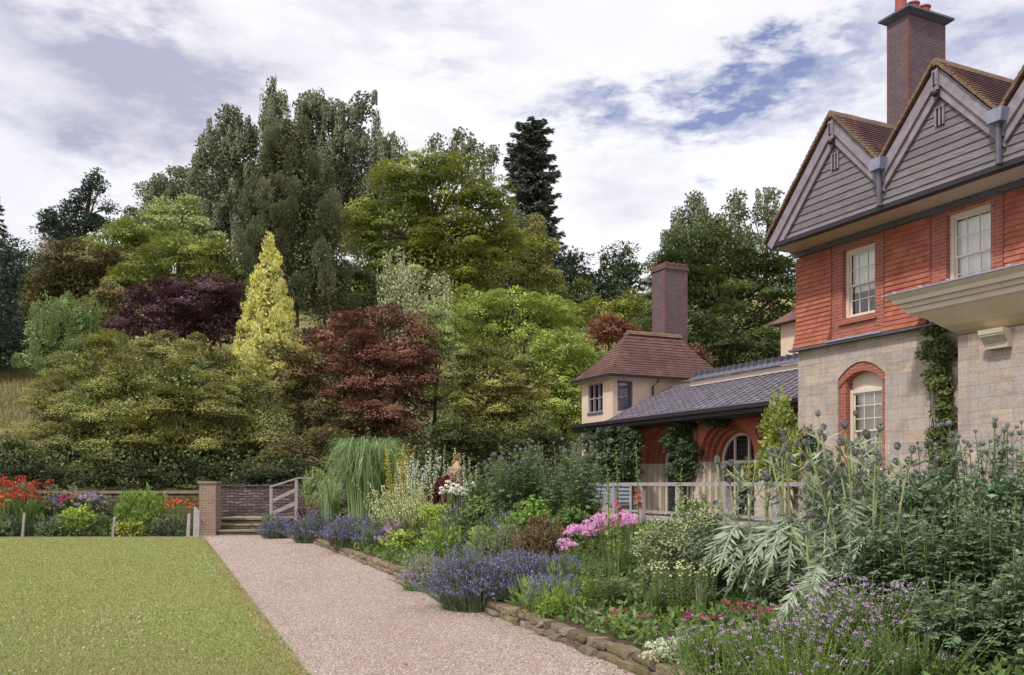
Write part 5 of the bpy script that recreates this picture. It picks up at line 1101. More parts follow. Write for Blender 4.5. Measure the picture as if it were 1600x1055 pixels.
for i, (px, py, rx, rz) in enumerate(((60, 440, 60, 50), (330, 460, 60, 60), (560, 480, 60, 60), (820, 470, 50, 50), (1010, 540, 50, 60), (-90, 420, 60, 90), (1330, 440, 70, 80), (1480, 420, 80, 90), (1650, 400, 90, 100))):
    lb_ = ['dim green tree low on the slope behind the wide brown-green maple', 'dim green tree behind the purple maple and golden conifer', 'dim green tree behind the top of the red maple', 'dim green tree below the golden-green column', 'dim green tree behind the cottage chimney foot', 'dim green tree outside the left edge', 'dim green tree behind the gabled house', 'second dim green tree behind the gabled house', 'third dim green tree behind the gabled house'][i]
    tree('tree', lb_, 'tree', 84 if i not in (1, 2) else 68, [(px, py, rx, rz), (px + rx * .5, py + rz * .6, rx, rz * .8), (px - rx * .5, py + rz * .7, rx, rz * .7)], 'darkgreen', 1.1, .5, .28, .18, 'round', k=2.2, r0=.3)
tag_hedge = None
def undergrowth():
    rng = np.random.default_rng(77); g = Geo()
    n = 90000; x = rng.uniform(-26, 14, n); y = rng.uniform(31.7, 62, n); keep = ~((x < -.5 * y) & (y < 60) & (y > 36)); x, y = x[keep], y[keep]; n = len(x)
    z = ground(x, y) + rng.random(n) ** 1.5 * 1.3; leaves(g, np.stack([x, y, z], 1), rdir(rng, n) + (0, 0, .5), rdir(rng, n), .16, .09)
    tag(g.build('undergrowth', FM['darkgreen']), 'dark undergrowth covering the slope between the trees', kind='stuff')
    g = Geo(); n = 30000; x = rng.uniform(-40, -15, n); y = rng.uniform(36, 62, n); z = ground(x, y); h = rng.uniform(.2, .6, n)
    P = np.stack([x, y, z], 1); d = norm(np.stack([rng.normal(size=n) * .35, rng.normal(size=n) * .35, np.ones(n)], 1)); sv = norm(rdir(rng, n) * (1, 1, 0)) * .03
    g.add(np.stack([P - sv, P + sv, P + d * h[:, None]], 1).reshape(-1, 3), np.arange(n * 3).reshape(-1, 3))
    tag(g.build('meadow_grass', leafmat('meadow_blades', [S(130, 124, 84), S(160, 144, 104), S(120, 126, 72)], .2)), 'dry long meadow grass on the left hillside', kind='stuff')
undergrowth()
# ------------------------------------------------------------------ plants of the flower beds
def pm(key, cols, tr=.3, **k): FM[key] = leafmat(key, [soft(c, 1.25, .95, (1.0, 1.0, .97)) for c in cols], tr, **k); return FM[key]
pm('lavender', [S(98, 90, 140), S(124, 114, 170), S(148, 140, 190), S(104, 96, 144)], .2)
pm('greyfoliage', [S(96, 108, 84), S(120, 130, 104), S(84, 98, 72)], .3)
pm('echinopsleaf', [S(72, 98, 62), S(96, 122, 80), S(124, 146, 104), S(84, 108, 70)], .3)
pm('darkthistle', [S(70, 94, 66), S(96, 120, 86), S(134, 154, 120), S(78, 102, 72)], .3)
pm('cardoonleaf', [S(104, 118, 90), S(130, 144, 118), S(158, 170, 150), S(92, 106, 76)], .2)
pm('brightgreen', [S(92, 126, 52), S(122, 150, 66), S(148, 172, 84)], .35)
pm('midleaf', [S(74, 98, 48), S(98, 122, 64), S(120, 142, 84)], .3)
pm('limeleaf', [S(146, 166, 66), S(172, 188, 88), S(120, 146, 58)], .35)
pm('miscanthus', [S(98, 128, 76), S(126, 152, 96), S(162, 182, 134), S(82, 110, 60)], .35)
pm('dustygreen', [S(104, 116, 82), S(128, 138, 100), S(150, 156, 120)], .3)
pm('pinkphlox', [S(206, 134, 186), S(224, 160, 206), S(238, 188, 222), S(196, 118, 172)], .35)
pm('whiteflower', [S(226, 224, 206), S(240, 238, 226), S(214, 212, 180)], .3)
pm('creamflower', [S(214, 212, 160), S(228, 226, 184), S(196, 200, 132)], .3)
pm('yellowflower', [S(196, 178, 60), S(214, 196, 76), S(166, 152, 54)], .3)
pm('redflower', [S(176, 44, 42), S(196, 64, 54), S(156, 34, 38)], .25)
pm('coralflower', [S(164, 80, 88), S(180, 100, 104), S(146, 60, 72)], .25)
pm('orangeflower', [S(204, 92, 40), S(222, 120, 56), S(182, 74, 40)], .3)
pm('violetflower', [S(122, 72, 168), S(150, 96, 190), S(104, 58, 150)], .25)
pm('mauveflower', [S(146, 112, 156), S(172, 140, 188), S(196, 170, 208), S(124, 90, 116)], .25)
pm('magentaflower', [S(176, 40, 108), S(200, 58, 130), S(156, 32, 92)], .25)
pm('palepink', [S(214, 168, 184), S(230, 194, 204), S(196, 128, 156)], .3)
pm('maroon', [S(84, 28, 44), S(112, 40, 60), S(70, 30, 40)], .2)
pm('silverleaf', [S(176, 182, 156), S(200, 204, 180), S(158, 166, 138)], .2)
pm('sedum', [S(156, 160, 66), S(180, 180, 82), S(128, 140, 58)], .3)
pm('thistlehead', [S(96, 100, 96), S(122, 124, 120), S(80, 82, 86)], .1)
pm('thistletuft', [S(128, 108, 128), S(150, 128, 140), S(112, 100, 104)], .1)
pm('ivy', [S(72, 88, 52), S(98, 112, 66), S(124, 134, 86), S(84, 98, 58)], .25, patch_col=S(142, 140, 96), patch_scale=1.2, patch_amt=.5)
pm('creeper', [S(56, 70, 48), S(74, 90, 62), S(98, 112, 80)], .25)
pm('brownish', [S(108, 92, 68), S(128, 110, 80), S(92, 92, 58)], .3)
def base_at(px, Y, dz=0):
    x = (px - 800) / F * Y; return np.array([x, Y, float(ground(np.array(x), np.array(float(Y)))) + dz])
class Plant:
    def __init__(s, name, label, cat, px, Y, group=None, dz=0):
        seed[0] += 1; s.rng = np.random.default_rng(seed[0]); s.b = base_at(px, Y, dz); s.Y = Y; s.k = Y / F
        s.root = empty(name, s.b, label, cat, group); s.g = {}
    def G(s, part, mat):
        return s.g.setdefault((part, mat), Geo())
    def done(s):
        for (p, m_), g_ in s.g.items():
            if g_.v: g_.build(p, FM.get(m_) or M[m_], s.root)
        return s.root
    def top(s, py): return max(.07, CH + (HY - py) * s.k - s.b[2])
def stems(rng, n, rad, h, spread=.15, hv=.2, bend=.15, k=5, lean=(0, 0), dome=0):
    a = rng.random(n) * 6.283; r = rad * np.sqrt(rng.random(n)); B = np.stack([np.cos(a) * r, np.sin(a) * r, np.full(n, -.02)], 1)
    H_ = h * (1 - hv * rng.random(n)) * (1 - dome * (r / max(rad, .01)) ** 2); out = B * np.array([1, 1, 0]) / max(rad, .01)
    Tp = B + out * spread * H_[:, None] + rng.normal(size=(n, 3)) * np.array([1, 1, 0]) * spread * .5 * H_[:, None] + np.array([lean[0], lean[1], 0]) * H_[:, None]; Tp[:, 2] = H_
    Mi = (B + Tp) / 2 + np.array([0, 0, 1]) * (bend * H_ * np.linalg.norm((Tp - B)[:, :2], axis=1))[:, None] + rng.normal(size=(n, 3)) * .02 * H_[:, None]
    q = np.linspace(0, 1, k)[None, :, None]
    return (1 - q) ** 2 * B[:, None] + 2 * q * (1 - q) * Mi[:, None] + q * q * Tp[:, None]
def along(P, t):     # P (n,k,3), t (n,m) in 0..1 -> points (n,m,3), tangents
    n, k, _ = P.shape; f = np.clip(t * (k - 1), 0, k - 1.001); i = f.astype(int); w_ = (f - i)[..., None]; ar = np.arange(n)[:, None]
    return P[ar, i] * (1 - w_) + P[ar, i + 1] * w_, norm(P[ar, i + 1] - P[ar, i])
def stemleaves(g, rng, P, per, t0, t1, L, W, up=.3, droop=.2, shrink=.5):
    n = len(P); t = t0 + (t1 - t0) * (np.arange(per)[None] + rng.random((n, per))) / per; pt, tg = along(P, t); m_ = n * per
    a = (np.arange(per)[None] * 2.4 + rng.random((n, 1)) * 6.28 + rng.normal(size=(n, per)) * .3).ravel()
    D = np.stack([np.cos(a), np.sin(a), np.full(m_, up - droop)], 1); D += tg.reshape(-1, 3) * .15
    s = (1 - shrink * t.ravel()) * rng.uniform(.7, 1.2, m_)
    leaves(g, pt.reshape(-1, 3), D, norm(np.array([0, 0, 1.0]) + rdir(rng, m_) * .35), L * s, W * s)
def pinnate(g, rng, P, D, L, W, n=5, droop=.5, fw=.32):
    """toothed or feathered leaves: leaflets both sides of an arching midrib"""
    m_ = len(P); D = norm(D); Sd = norm(np.cross(D, np.array([0, 0, 1.0]))); L = np.broadcast_to(L, (m_,)); W = np.broadcast_to(W, (m_,))
    tt = np.linspace(.18, .95, n)
    q = np.linspace(0, 1, 5)[None, :, None]; mid = P[:, None] + D[:, None] * L[:, None, None] * q; mid[..., 2] -= (droop * L)[:, None] * q[..., 0] ** 2
    strips(g, mid, (W[:, None] * .22) * (1 - .7 * q[..., 0]), Sd)
    for t in tt:
        c = P + D * (L * t)[:, None]; c[:, 2] -= droop * L * t * t; tan = D.copy(); tan[:, 2] -= 2 * droop * t; tan = norm(tan)
        for s_ in (-1, 1):
            pr = W * (math.sin(math.pi * min(t * .85 + .12, 1)) ** .7) * rng.uniform(.55, 1.2, m_)
            d = tan * .75 + Sd * s_ * .8 + rng.normal(size=(m_, 3)) * .24; d[:, 2] -= .2
            leaves(g, c, d, norm(np.cross(tan, Sd) * 1.0 + np.array([0, 0, .3]) + rdir(rng, m_) * .15), pr, pr * fw)
    c = P + D * L[:, None]; c[:, 2] -= droop * L; tan = D.copy(); tan[:, 2] -= 2 * droop; leaves(g, c - norm(tan) * (L * .12)[:, None], tan, norm(np.cross(tan, Sd)), L * .2, W * .16)
def spikes(g, rng, P, t0, per, L, W, rad, out=.8, rings=None):
    n = len(P); t = t0 + (1 - t0) * rng.random((n, per)); pt, tg = along(P, t); m_ = n * per
    d = rdir(rng, m_); tp = (1.05 - .8 * ((t.ravel() - t0) / (1 - t0)))[:, None]
    leaves(g, pt.reshape(-1, 3) + d * rad * tp, d * out + tg.reshape(-1, 3) * .7, rdir(rng, m_), L * rng.uniform(.7, 1.2, m_), W)
def florets(g, rng, C, r, per, L, W, sq=.8):
    n = len(C) * per; d = rdir(rng, n); d[:, 2] = np.where(d[:, 2] < -.3, -d[:, 2], d[:, 2]); c = np.repeat(C, per, 0); rr = np.repeat(np.broadcast_to(r, (len(C),)), per)[:, None]
    t_ = rdir(rng, n); leaves(g, c + d * rr * np.array([1, 1, sq]) - norm(t_) * L * .5, t_, d + rdir(rng, n) * .3, L * rng.uniform(.7, 1.2, n), W)
def mound(g, rng, rx, ry, h, L, W, mode='round', k=2.6, flat=.6, cr=.16, z0=0, cx=0, cy=0):
    foliage(g, [(np.array([cx, cy, z0 + h * .42]), np.array([rx, ry, h * .58]))], rng, cr, flat, L, W, mode, k, front=.5, shell=.75)
# ---- builders
def lavender(label, px, Y, wpx, py_top, n=420, col_='lavender', name='lavender', cat='lavender', group='lavender clumps along the path', dens=1.0, leafc='greyfoliage', spread=1.0, sp=.20, lean=(0, 0)):
    p = Plant(name, label, cat, px, Y, group); R_ = wpx / 2 * p.k; h = p.top(py_top); r = p.rng
    P = stems(r, int(n * dens), R_ * .8, h, .32 * spread, .5, .25, lean=lean, dome=.55)
    P = np.concatenate([P, stems(r, int(n * dens * .35), R_ * .75, h * .42, 1.1, .5, .5, lean=lean)])
    tubes(p.G('stalks', leafc), P, np.broadcast_to(np.linspace(.0035, .002, 5) * (1 + Y / 18), P.shape[:2]), 3)
    spikes(p.G('flowers', col_), r, P[r.random(len(P)) < .8], 1 - sp, 9, .018 * (1 + Y / 22), .010 * (1 + Y / 22), .009)
    mound(p.G('leaves', leafc), r, R_ * .95, R_ * .9, h * .66, .09, .012 * (1 + Y / 14), 'up', 3.0, .8, .13)
    return p.done()
def bush(label, px, Y, wpx, py_top, mat, L=.06, W=.035, mode='round', name='shrub', cat='shrub', group=None, flower=None, fn=60, fr=.03, fl=.02, cr=.15, flat=.6, k=2.6, fper=6, stemsn=14, fw=None):
    p = Plant(name, label, cat, px, Y, group); R_ = wpx / 2 * p.k; h = p.top(py_top); r = p.rng
    L = max(L, 2.6 * Y / 896); W = max(W, 1.5 * Y / 896)
    g_ = p.G('leaves', mat)
    for i in range(max(2, int(wpx / 28))):
        a = (i + .5) / max(2, int(wpx / 28)) * 2 - 1; mound(g_, r, R_ * .52, R_ * .55, h * r.uniform(.82, 1.0), L, W, mode, k, flat, cr, 0, a * R_ * .55, r.uniform(-.25, .25) * R_)
    P = stems(r, stemsn, R_ * .3, h * .8, .5, .3); tubes(p.G('stems', 'bark'), P, np.broadcast_to(np.linspace(.012, .004, 5), P.shape[:2]), 4)
    if flower:
        u = rdir(r, fn); u[:, 2] = np.abs(u[:, 2]) * .8 + .2; u = norm(u); u[:, 1] = np.where(r.random(fn) < .75, -np.abs(u[:, 1]), u[:, 1])
        C = np.array([0, 0, h * .4]) + u * np.array([R_, R_ * .9, h * .63]) * r.uniform(.92, 1.08, (fn, 1)); florets(p.G('flowers', flower), r, C, fr, fper, fl, fw or fl * .7)
    return p.done()
def echinops(label, px, Y, wpx, py_top, n=16, mat='echinopsleaf', group='tall globe thistles', heads=2, hr=.024, dens=1.0, hv=.3, LL=.2, head='thistlehead'):
    p = Plant('globe_thistle', label, 'globe thistle', px, Y, group); R_ = wpx / 2 * p.k; h = p.top(py_top); r = p.rng
    P = stems(r, n, R_ * .75, h, .13, hv, .1, 7); tubes(p.G('stems', 'stalk'), P, np.broadcast_to(np.linspace(.009, .004, 7), P.shape[:2]), 4)
    per = int(24 * dens * h / 1.6); t = (np.arange(per)[None] + r.random((n, per))) / per * .92; pt, tg = along(P, t); m_ = n * per; a = r.random(m_) * 6.283
    D = np.stack([np.cos(a), np.sin(a), r.uniform(.0, .7, m_)], 1); s = (1.15 - .75 * t.ravel()) * r.uniform(.7, 1.2, m_)
    pinnate(p.G('leaves', mat), r, pt.reshape(-1, 3), D, LL * s, LL * .45 * s, 4, .35, .5)
    # flowering side shoots
    C = [P[:, -1]]; Q = []
    for j in range(heads):
        t2 = r.uniform(.72, .93, (n, 1)); b_, _ = along(P, t2); b_ = b_[:, 0]; o = rdir(r, n) * .10; o[:, 2] = np.abs(o[:, 2]) + .13 * r.random(n) + .03; e = b_ + o * h * .55; Q.append(np.stack([b_, b_ + o * h * .25 + (0, 0, -.01), e], 1)); C.append(e)
    if Q: Q = np.concatenate(Q); tubes(p.G('stems', 'stalk'), Q, np.full(Q.shape[:2], .0035), 3)
    C = np.concatenate(C)
    if not heads: C = C[::9]
    rad = hr * r.uniform(.6, 1.15, len(C)); gh = p.G('flower_heads', head); balls(gh, C, rad * .82, ICO1)
    nn = 34; d = np.tile(ICO2[0][:nn * 0 + 42], (len(C), 1)); cc = np.repeat(C, 42, 0); rr = np.repeat(rad, 42)
    leaves(gh, cc + d * rr[:, None] * .6, d, np.cross(d, (0, .3, 1.0)) + .01, rr * .65, rr * .22)
    return p.done()
def cardoon(label, px, Y, wpx, py_top, nst=5, nlv=26, LL=.75, head_h=.07, group='silver cardoons', leafcol='cardoonleaf', leaf_h=.85):
    p = Plant('cardoon', label, 'cardoon', px, Y, group); R_ = wpx / 2 * p.k; h = p.top(py_top); r = p.rng
    P = stems(r, nst, R_ * .35, h, .16, .22, .1, 8); tubes(p.G('stems', 'stalkpale'), P, np.broadcast_to(np.linspace(.014, .007, 8), P.shape[:2]), 6)
    # basal and stem leaves, long, arching, deeply cut
    a = r.random(nlv) * 6.283; hh = r.random(nlv) * leaf_h * h * .62; B = np.stack([np.cos(a) * R_ * .12, np.sin(a) * R_ * .12, hh], 1)
    D = np.stack([np.cos(a), np.sin(a), r.uniform(.35, 1.1, nlv)], 1); s = r.uniform(.55, 1.0, nlv)
    pinnate(p.G('leaves', leafcol), r, B, D, LL * s, LL * .28 * s, 18, r.uniform(.8, 1.4), .17)
    per = 12; t = .25 + .65 * (np.arange(per)[None] + r.random((nst, per))) / per; pt, tg = along(P, t); m_ = nst * per; a = r.random(m_) * 6.283
    D = np.stack([np.cos(a), np.sin(a), r.uniform(.1, .9, m_)], 1); s = (1.2 - t.ravel())
    pinnate(p.G('leaves', leafcol), r, pt.reshape(-1, 3), D, LL * .8 * s, LL * .13 * s, 10, .6, .2)
    # branches with heads
    C = [P[:, -1]]; Q = []
    for j in range(3):
        b_, _ = along(P, r.uniform(.6, .9, (nst, 1))); b_ = b_[:, 0]; o = rdir(r, nst); o[:, 2] = np.abs(o[:, 2]) + .5; o = norm(o) * r.uniform(.18, .38, (nst, 1)); e = b_ + o; Q.append(np.stack([b_, b_ + o * .5 + (0, 0, -.03), e], 1)); C.append(e)
    Q = np.concatenate(Q); tubes(p.G('stems', 'stalkpale'), Q, np.full(Q.shape[:2], .007), 5)
    n3 = len(Q) * 3; a = r.random(n3) * 6.283; leaves(p.G('leaves', leafcol), np.repeat(Q[:, 1], 3, 0), np.stack([np.cos(a), np.sin(a), np.full(n3, .5)], 1), rdir(r, n3), .2, .03)
    for c in np.concatenate(C):
        s = head_h * r.uniform(.5, .85) * .6
        balls(p.G('flower_heads', 'thistlehead'), [c], s, ICO2, (1, 1, 1.05))
        u = rdir(r, 90); leaves(p.G('flower_heads', 'thistlehead'), c + u * s * .75, u * np.array([1, 1, .25]) + (0, 0, .8), u, s * .75, s * .3)
        n_ = 60; a = r.random(n_) * 6.283; q = r.random(n_) ** .5 * .75; B = np.stack([np.cos(a) * q * s, np.sin(a) * q * s, np.full(n_, s * .7)], 1) + c
        leaves(p.G('flower_tufts', 'thistletuft'), B, np.stack([np.cos(a) * .35 * q, np.sin(a) * .35 * q, np.ones(n_)], 1), rdir(r, n_), s * .75, s * .07)
    return p.done()
def grassclump(label, px, Y, wpx, py_top, mat='miscanthus', n=700, w_=.014, name='ornamental_grass', cat='grass', group=None, arch=.75, rad=.3):
    p = Plant(name, label, cat, px, Y, group); R_ = wpx / 2 * p.k; h = p.top(py_top); r = p.rng
    a = r.random(n) * 6.283; rr = R_ * rad * np.sqrt(r.random(n)); B = np.stack([np.cos(a) * rr, np.sin(a) * rr, np.zeros(n)], 1); a2 = a + r.normal(size=n) * .5; out = R_ * r.uniform(.25, 1.05, n); H_ = h * r.uniform(.6, 1.0, n)
    q = np.linspace(0, 1, 7)[None, :, None]; D = np.stack([np.cos(a2), np.sin(a2), np.zeros(n)], 1)
    Pt = B[:, None] + D[:, None] * out[:, None, None] * q ** 2.0
    Pt[..., 2] = (H_[:, None] * (np.sin(q[..., 0] * math.pi * (.44 + .42 * arch * ((out / R_) ** 2)[:, None]))))
    Sv = norm(np.cross(D, np.array([0, 0, 1.0])) + rdir(r, n) * .5)
    strips(p.G('blades', mat), Pt, w_ * (1 + Y / 20) * (1.02 - q[..., 0] ** 2) * np.ones((n, 7)), Sv); return p.done()
def perennial(label, px, Y, wpx, py_top, n, leaf, L, W, flower=None, kind='dome', fr=.05, name='perennial', cat='plant', group=None, per=14, hv=.25, spread=.12, stem='stalk', fp=40, fl=.02, t0=.05, t1=.92, up=.4, droop=.2, sp=.35, fwid=None, fall=1.0, lean=(0, 0)):
    p = Plant(name, label, cat, px, Y, group); R_ = wpx / 2 * p.k; h = p.top(py_top); r = p.rng
    P = stems(r, n, R_ * .8, h, spread, hv, .1, 6, lean); tubes(p.G('stems', stem), P, np.broadcast_to(np.linspace(.006, .0025, 6) * (1 + Y / 30), P.shape[:2]), 3)
    if leaf: stemleaves(p.G('leaves', leaf), r, P, per, t0, t1, max(L, 2.4 * Y / 896), max(W, 1.2 * Y / 896), up, droop)
    m_ = P[r.random(n) < fall]
    fl = max(fl, 1.6 * Y / 896)
    if flower and len(m_):
        if kind == 'dome': florets(p.G('flowers', flower), r, m_[:, -1], fr * r.uniform(.6, 1.2, len(m_)), fp, fl, fwid or fl * .8)
        elif kind == 'spike': spikes(p.G('flowers', flower), r, m_, 1 - sp, fp, fl, fwid or fl * .7, fr)
    return p.done()
# ---- right bed, far end to near
lavender('small lavender clump at the foot of the sloping handrail', 432, 26.6, 44, 800, 300)
lavender('lavender clump just right of the steps where the gravel begins', 490, 24.6, 62, 792, 480)
bush('low green tuft beside the steps under the handrail', 418, 27.2, 26, 802, 'midleaf', name='leafy_plant', cat='plant')
bush('rusty orange leafed plant behind the second lavender clump', 497, 26, 44, 786, 'brownish', .06, .04, name='bronze_plant', cat='plant', flower='orangeflower', fn=22, fr=.03)
bush('dark maroon foliage just right of the handrail posts', 474, 27.4, 26, 788, 'maroon', .06, .04, name='maroon_plant', cat='plant')
lavender('broad lavender drift spilling over the gravel at mid path', 555, 21.0, 96, 798, 700)
bush('purplish low plant between two lavender drifts', 530, 22.3, 34, 812, 'mauveflower', .05, .03, name='purple_plant', cat='plant')
lavender('lavender clump fading to green beside the lime plant', 592, 19.6, 60, 812, 420, dens=.8, leafc='midleaf')
grassclump('tall arching green ornamental grass behind the lavender', 574, 24.0, 114, 682, n=1700, w_=.013, arch=.8, rad=.5)
grassclump('shorter grass fountain drooping at the left of the tall one', 516, 25.4, 50, 745, n=200, w_=.010, rad=.5)
perennial('narrow clump of golden yellow flower spikes beside the tall grass', 621, 23.2, 26, 692, 26, 'midleaf', .07, .03, 'yellowflower', 'spike', .03, 'yellow_spires', 'plant', fp=60, fl=.035, sp=.6)
perennial('creamy flower spires leaning left below the yellow spires', 640, 21.5, 40, 712, 24, 'dustygreen', .08, .04, 'whiteflower', 'spike', .035, 'white_spires', 'plant', 'white flower spires', fp=46, fl=.035, sp=.6)
perennial('tall white flower spire left of the dark red plant', 661, 21.5, 18, 702, 9, 'midleaf', .08, .04, 'whiteflower', 'spike', .04, 'white_spires', 'plant', 'white flower spires', fp=60, fl=.04, sp=.55)
perennial('thin pale unopened spires standing over the dark red plant', 690, 21.0, 44, 698, 9, 'midleaf', .06, .03, 'creamflower', 'spike', .012, 'pale_spires', 'plant', fp=40, fl=.022, sp=.5)
perennial('low cream flower mass in front of the white spires', 648, 19.3, 74, 748, 80, 'limeleaf', .06, .03, 'creamflower', 'spike', .03, 'cream_flowers', 'plant', fp=30, fl=.03, sp=.5, spread=.3, hv=.45, lean=(-.25, 0))
perennial('second cream flower mass leaning towards the path', 612, 20.4, 50, 768, 40, 'limeleaf', .06, .03, 'creamflower', 'spike', .025, 'cream_flowers', 'plant', fp=26, fl=.03, sp=.45, spread=.3, hv=.5, lean=(-.2, 0))
bush('dark red leafed plant beneath the person', 682, 21.4, 46, 742, 'maroon', .08, .05, name='maroon_plant', cat='plant')
bush('deep red plant right behind the white flowers near the person', 700, 20.6, 30, 728, 'maroon', .07, .04, name='maroon_plant', cat='plant')
perennial('white and lilac flower cluster in front of the person', 713, 18.8, 44, 752, 40, 'dustygreen', .06, .03, 'whiteflower', 'dome', .05, 'white_phlox', 'plant', fp=40, fl=.03)
perennial('pale single spire to the right of the person', 738, 18.6, 14, 705, 4, 'midleaf', .06, .03, 'creamflower', 'spike', .02, 'pale_spires', 'plant', fp=60, fl=.025, sp=.5)
bush('yellow-green mound with tiny yellow flowers below the cream flowers', 680, 17.8, 60, 782, 'limeleaf', .05, .03, name='lime_mound', cat='plant', flower='yellowflower', fn=26, fr=.02)
bush('lime green plant with orange flowers at the stone edging', 622, 18.2, 62, 822, 'limeleaf', .06, .045, name='leafy_plant', cat='plant', flower='orangeflower', fn=14, fr=.025)
bush('low maroon and pink plant above the lime green one', 615, 19.3, 60, 808, 'mauveflower', .05, .03, name='purple_plant', cat='plant', flower='maroon', fn=60, fr=.03)
for i, (px, Y, w_, top, n, lab) in enumerate(((762, 17.2, 60, 712, 16, 'globe thistle clump nearest the person, leftmost of the tall ones'), (800, 16.4, 66, 690, 20, 'globe thistle clump second from the person'), (842, 16.6, 60, 686, 18, 'globe thistle clump in the middle of the tall row'), (882, 15.6, 64, 690, 20, 'tall globe thistle clump left of the bench'), (912, 15.0, 44, 684, 14, 'tallest globe thistle clump directly left of the railing end'))):
    echinops(lab, px, Y, w_, top, int(n * 1.4), dens=1.5, heads=1, hr=.028, LL=.25)
bush('dense green leaf mass under the left globe thistles', 760, 16.2, 90, 775, 'midleaf', .07, .05, name='leafy_plant', cat='plant')
bush('dark green leafy mass under the globe thistles beside the railing', 892, 14.2, 86, 788, 'midleaf', .08, .06, name='leafy_plant', cat='plant')
bush('fresh green mass under the middle globe thistles', 825, 15.2, 80, 770, 'brightgreen', .07, .05, name='leafy_plant', cat='plant')
lavender('blue salvia spires between cream flowers and globe thistles', 722, 16.4, 60, 778, 160, col_='lavender', name='salvia', cat='salvia', group=None, leafc='midleaf')
lavender('second blue salvia patch below the globe thistles', 785, 15.0, 80, 778, 120, name='salvia', cat='salvia', group=None, leafc='midleaf')
bush('feathery green plant between the lime plant and the lavender', 690, 15.2, 70, 815, 'brightgreen', .06, .02, 'up', name='feathery_plant', cat='plant')
bush('lime leaved clump below the left globe thistles', 755, 14.4, 60, 822, 'brightgreen', .07, .05, name='leafy_plant', cat='plant')
bush('brown-green seed head mass left of the pink phlox', 845, 12.9, 100, 812, 'brownish', .04, .02, 'up', name='seed_head_plant', cat='plant', flower='bronze' if 'bronze' in FM else None, fn=120, fr=.02, fl=.018)
bush('fine green and brown foliage mass above the purple lavender', 780, 13.2, 90, 826, 'dustygreen', .05, .02, 'up', name='seed_head_plant', cat='plant', flower='brownish', fn=80, fr=.02, fl=.018)
lavender('pinkish purple catmint at the edging left of the large lavender', 668, 13.6, 76, 858, 420, col_='mauveflower', name='catmint', cat='catmint', group=None, leafc='brightgreen')
lavender('large purple lavender leaning over the gravel, leftmost in the near group', 742, 11.5, 110, 842, 850, sp=.2, lean=(-.12, -.05))
lavender('purple lavender in the middle of the near group', 812, 11.3, 110, 850, 850, sp=.2, lean=(-.05, -.05))
lavender('sparser lavender right of the near group below the brown mass', 868, 11.4, 90, 858, 420, sp=.18)
lavender('bushy lavender without many flowers at the stone edging', 868, 10.3, 120, 890, 500, sp=.12, dens=.5, leafc='brightgreen')
perennial('pink phlox clump with domed flower heads in front of the bench', 918, 12.3, 60, 822, 26, 'midleaf', .09, .02, 'pinkphlox', 'dome', .07, 'pink_phlox', 'phlox', 'pink phlox', fp=80, fl=.026, per=18, hv=.18)
perennial('taller pink phlox clump crossed by the hollyhock stems', 960, 12.0, 70, 806, 34, 'midleaf', .09, .02, 'pinkphlox', 'dome', .075, 'pink_phlox', 'phlox', 'pink phlox', fp=80, fl=.026, per=18, hv=.15)
perennial('low edge of the pink phlox spreading left', 890, 12.0, 30, 846, 9, 'midleaf', .09, .02, 'pinkphlox', 'dome', .05, 'pink_phlox', 'phlox', 'pink phlox', fp=60, fl=.024, per=18, hv=.2)
perennial('leafy green stems below the pink phlox', 920, 10.7, 90, 868, 60, 'midleaf', .10, .022, per=26, name='lily_stems', cat='plant', droop=.1)
perennial('bluish green lily stems at the edging below the phlox', 955, 9.9, 60, 895, 34, 'dustygreen', .12, .025, per=26, name='lily_stems', cat='plant', droop=.15)
perennial('yellowish leafy stems next to the bluish ones', 925, 9.9, 30, 885, 10, 'limeleaf', .12, .028, per=24, name='lily_stems', cat='plant')
def hollyhock(label, px, Y, py_top, fz0, fz1, col_, n=1):
    p = Plant('hollyhock', label, 'hollyhock', px, Y, 'tall hollyhock stems'); h = p.top(py_top); r = p.rng
    P = stems(r, n, .03, h, .03, .05, .0, 8); tubes(p.G('stem', 'stalk'), P, np.broadcast_to(np.linspace(.011, .005, 8), P.shape[:2]), 5)
    stemleaves(p.G('leaves', 'limeleaf'), r, P, 34, .3, .98, .11, .08, .4, .1, .75); balls(p.G('buds', 'stalk'), along(P, np.linspace(.66, .99, 22)[None])[0][0] + r.normal(size=(22, 3)) * .018, .014, ICO1)
    za, zb = p.top(fz1), p.top(fz0); m_ = 7
    for i in range(m_):
        z = za + (zb - za) * i / (m_ - 1); c, _ = along(P[:1], np.array([[z / h]])); a = -1.57 + r.normal() * 1.1; d = np.array([math.cos(a), math.sin(a), .1]); c = c[0, 0] + d * .03
        th = np.arange(10) * 2 * math.pi / 10; s_ = np.cross(d, (0, 0, 1)); u_ = np.cross(s_, d); D = np.outer(np.cos(th), s_) + np.outer(np.sin(th), u_) + d * .35
        leaves(p.G('flowers', col_), np.repeat(c[None], 10, 0), D, np.repeat(d[None], 10, 0) + rdir(r, 10) * .2, .036, .034)
    return p.done()
hollyhock('tall hollyhock stem with coral flowers left of its neighbour', 968, 11.2, 700, 778, 812, 'coralflower')
hollyhock('tallest hollyhock stem with red flowers by the railing post', 997, 11.2, 688, 760, 786, 'coralflower')
hollyhock('short flowerless hollyhock stem left of the coral one', 952, 11.4, 728, 800, 830, 'limeleaf')
hollyhock('thin hollyhock stem in front of the arched window pier', 1060, 11.6, 735, 790, 800, 'limeleaf')
bush('grey-green airy bush of small leaves beside the phlox', 1040, 10.0, 110, 808, 'dustygreen', .035, .02, 'round', name='airy_shrub', cat='plant', flower='creamflower', fn=230, fr=.011, fl=.012, cr=.1, k=2.2)
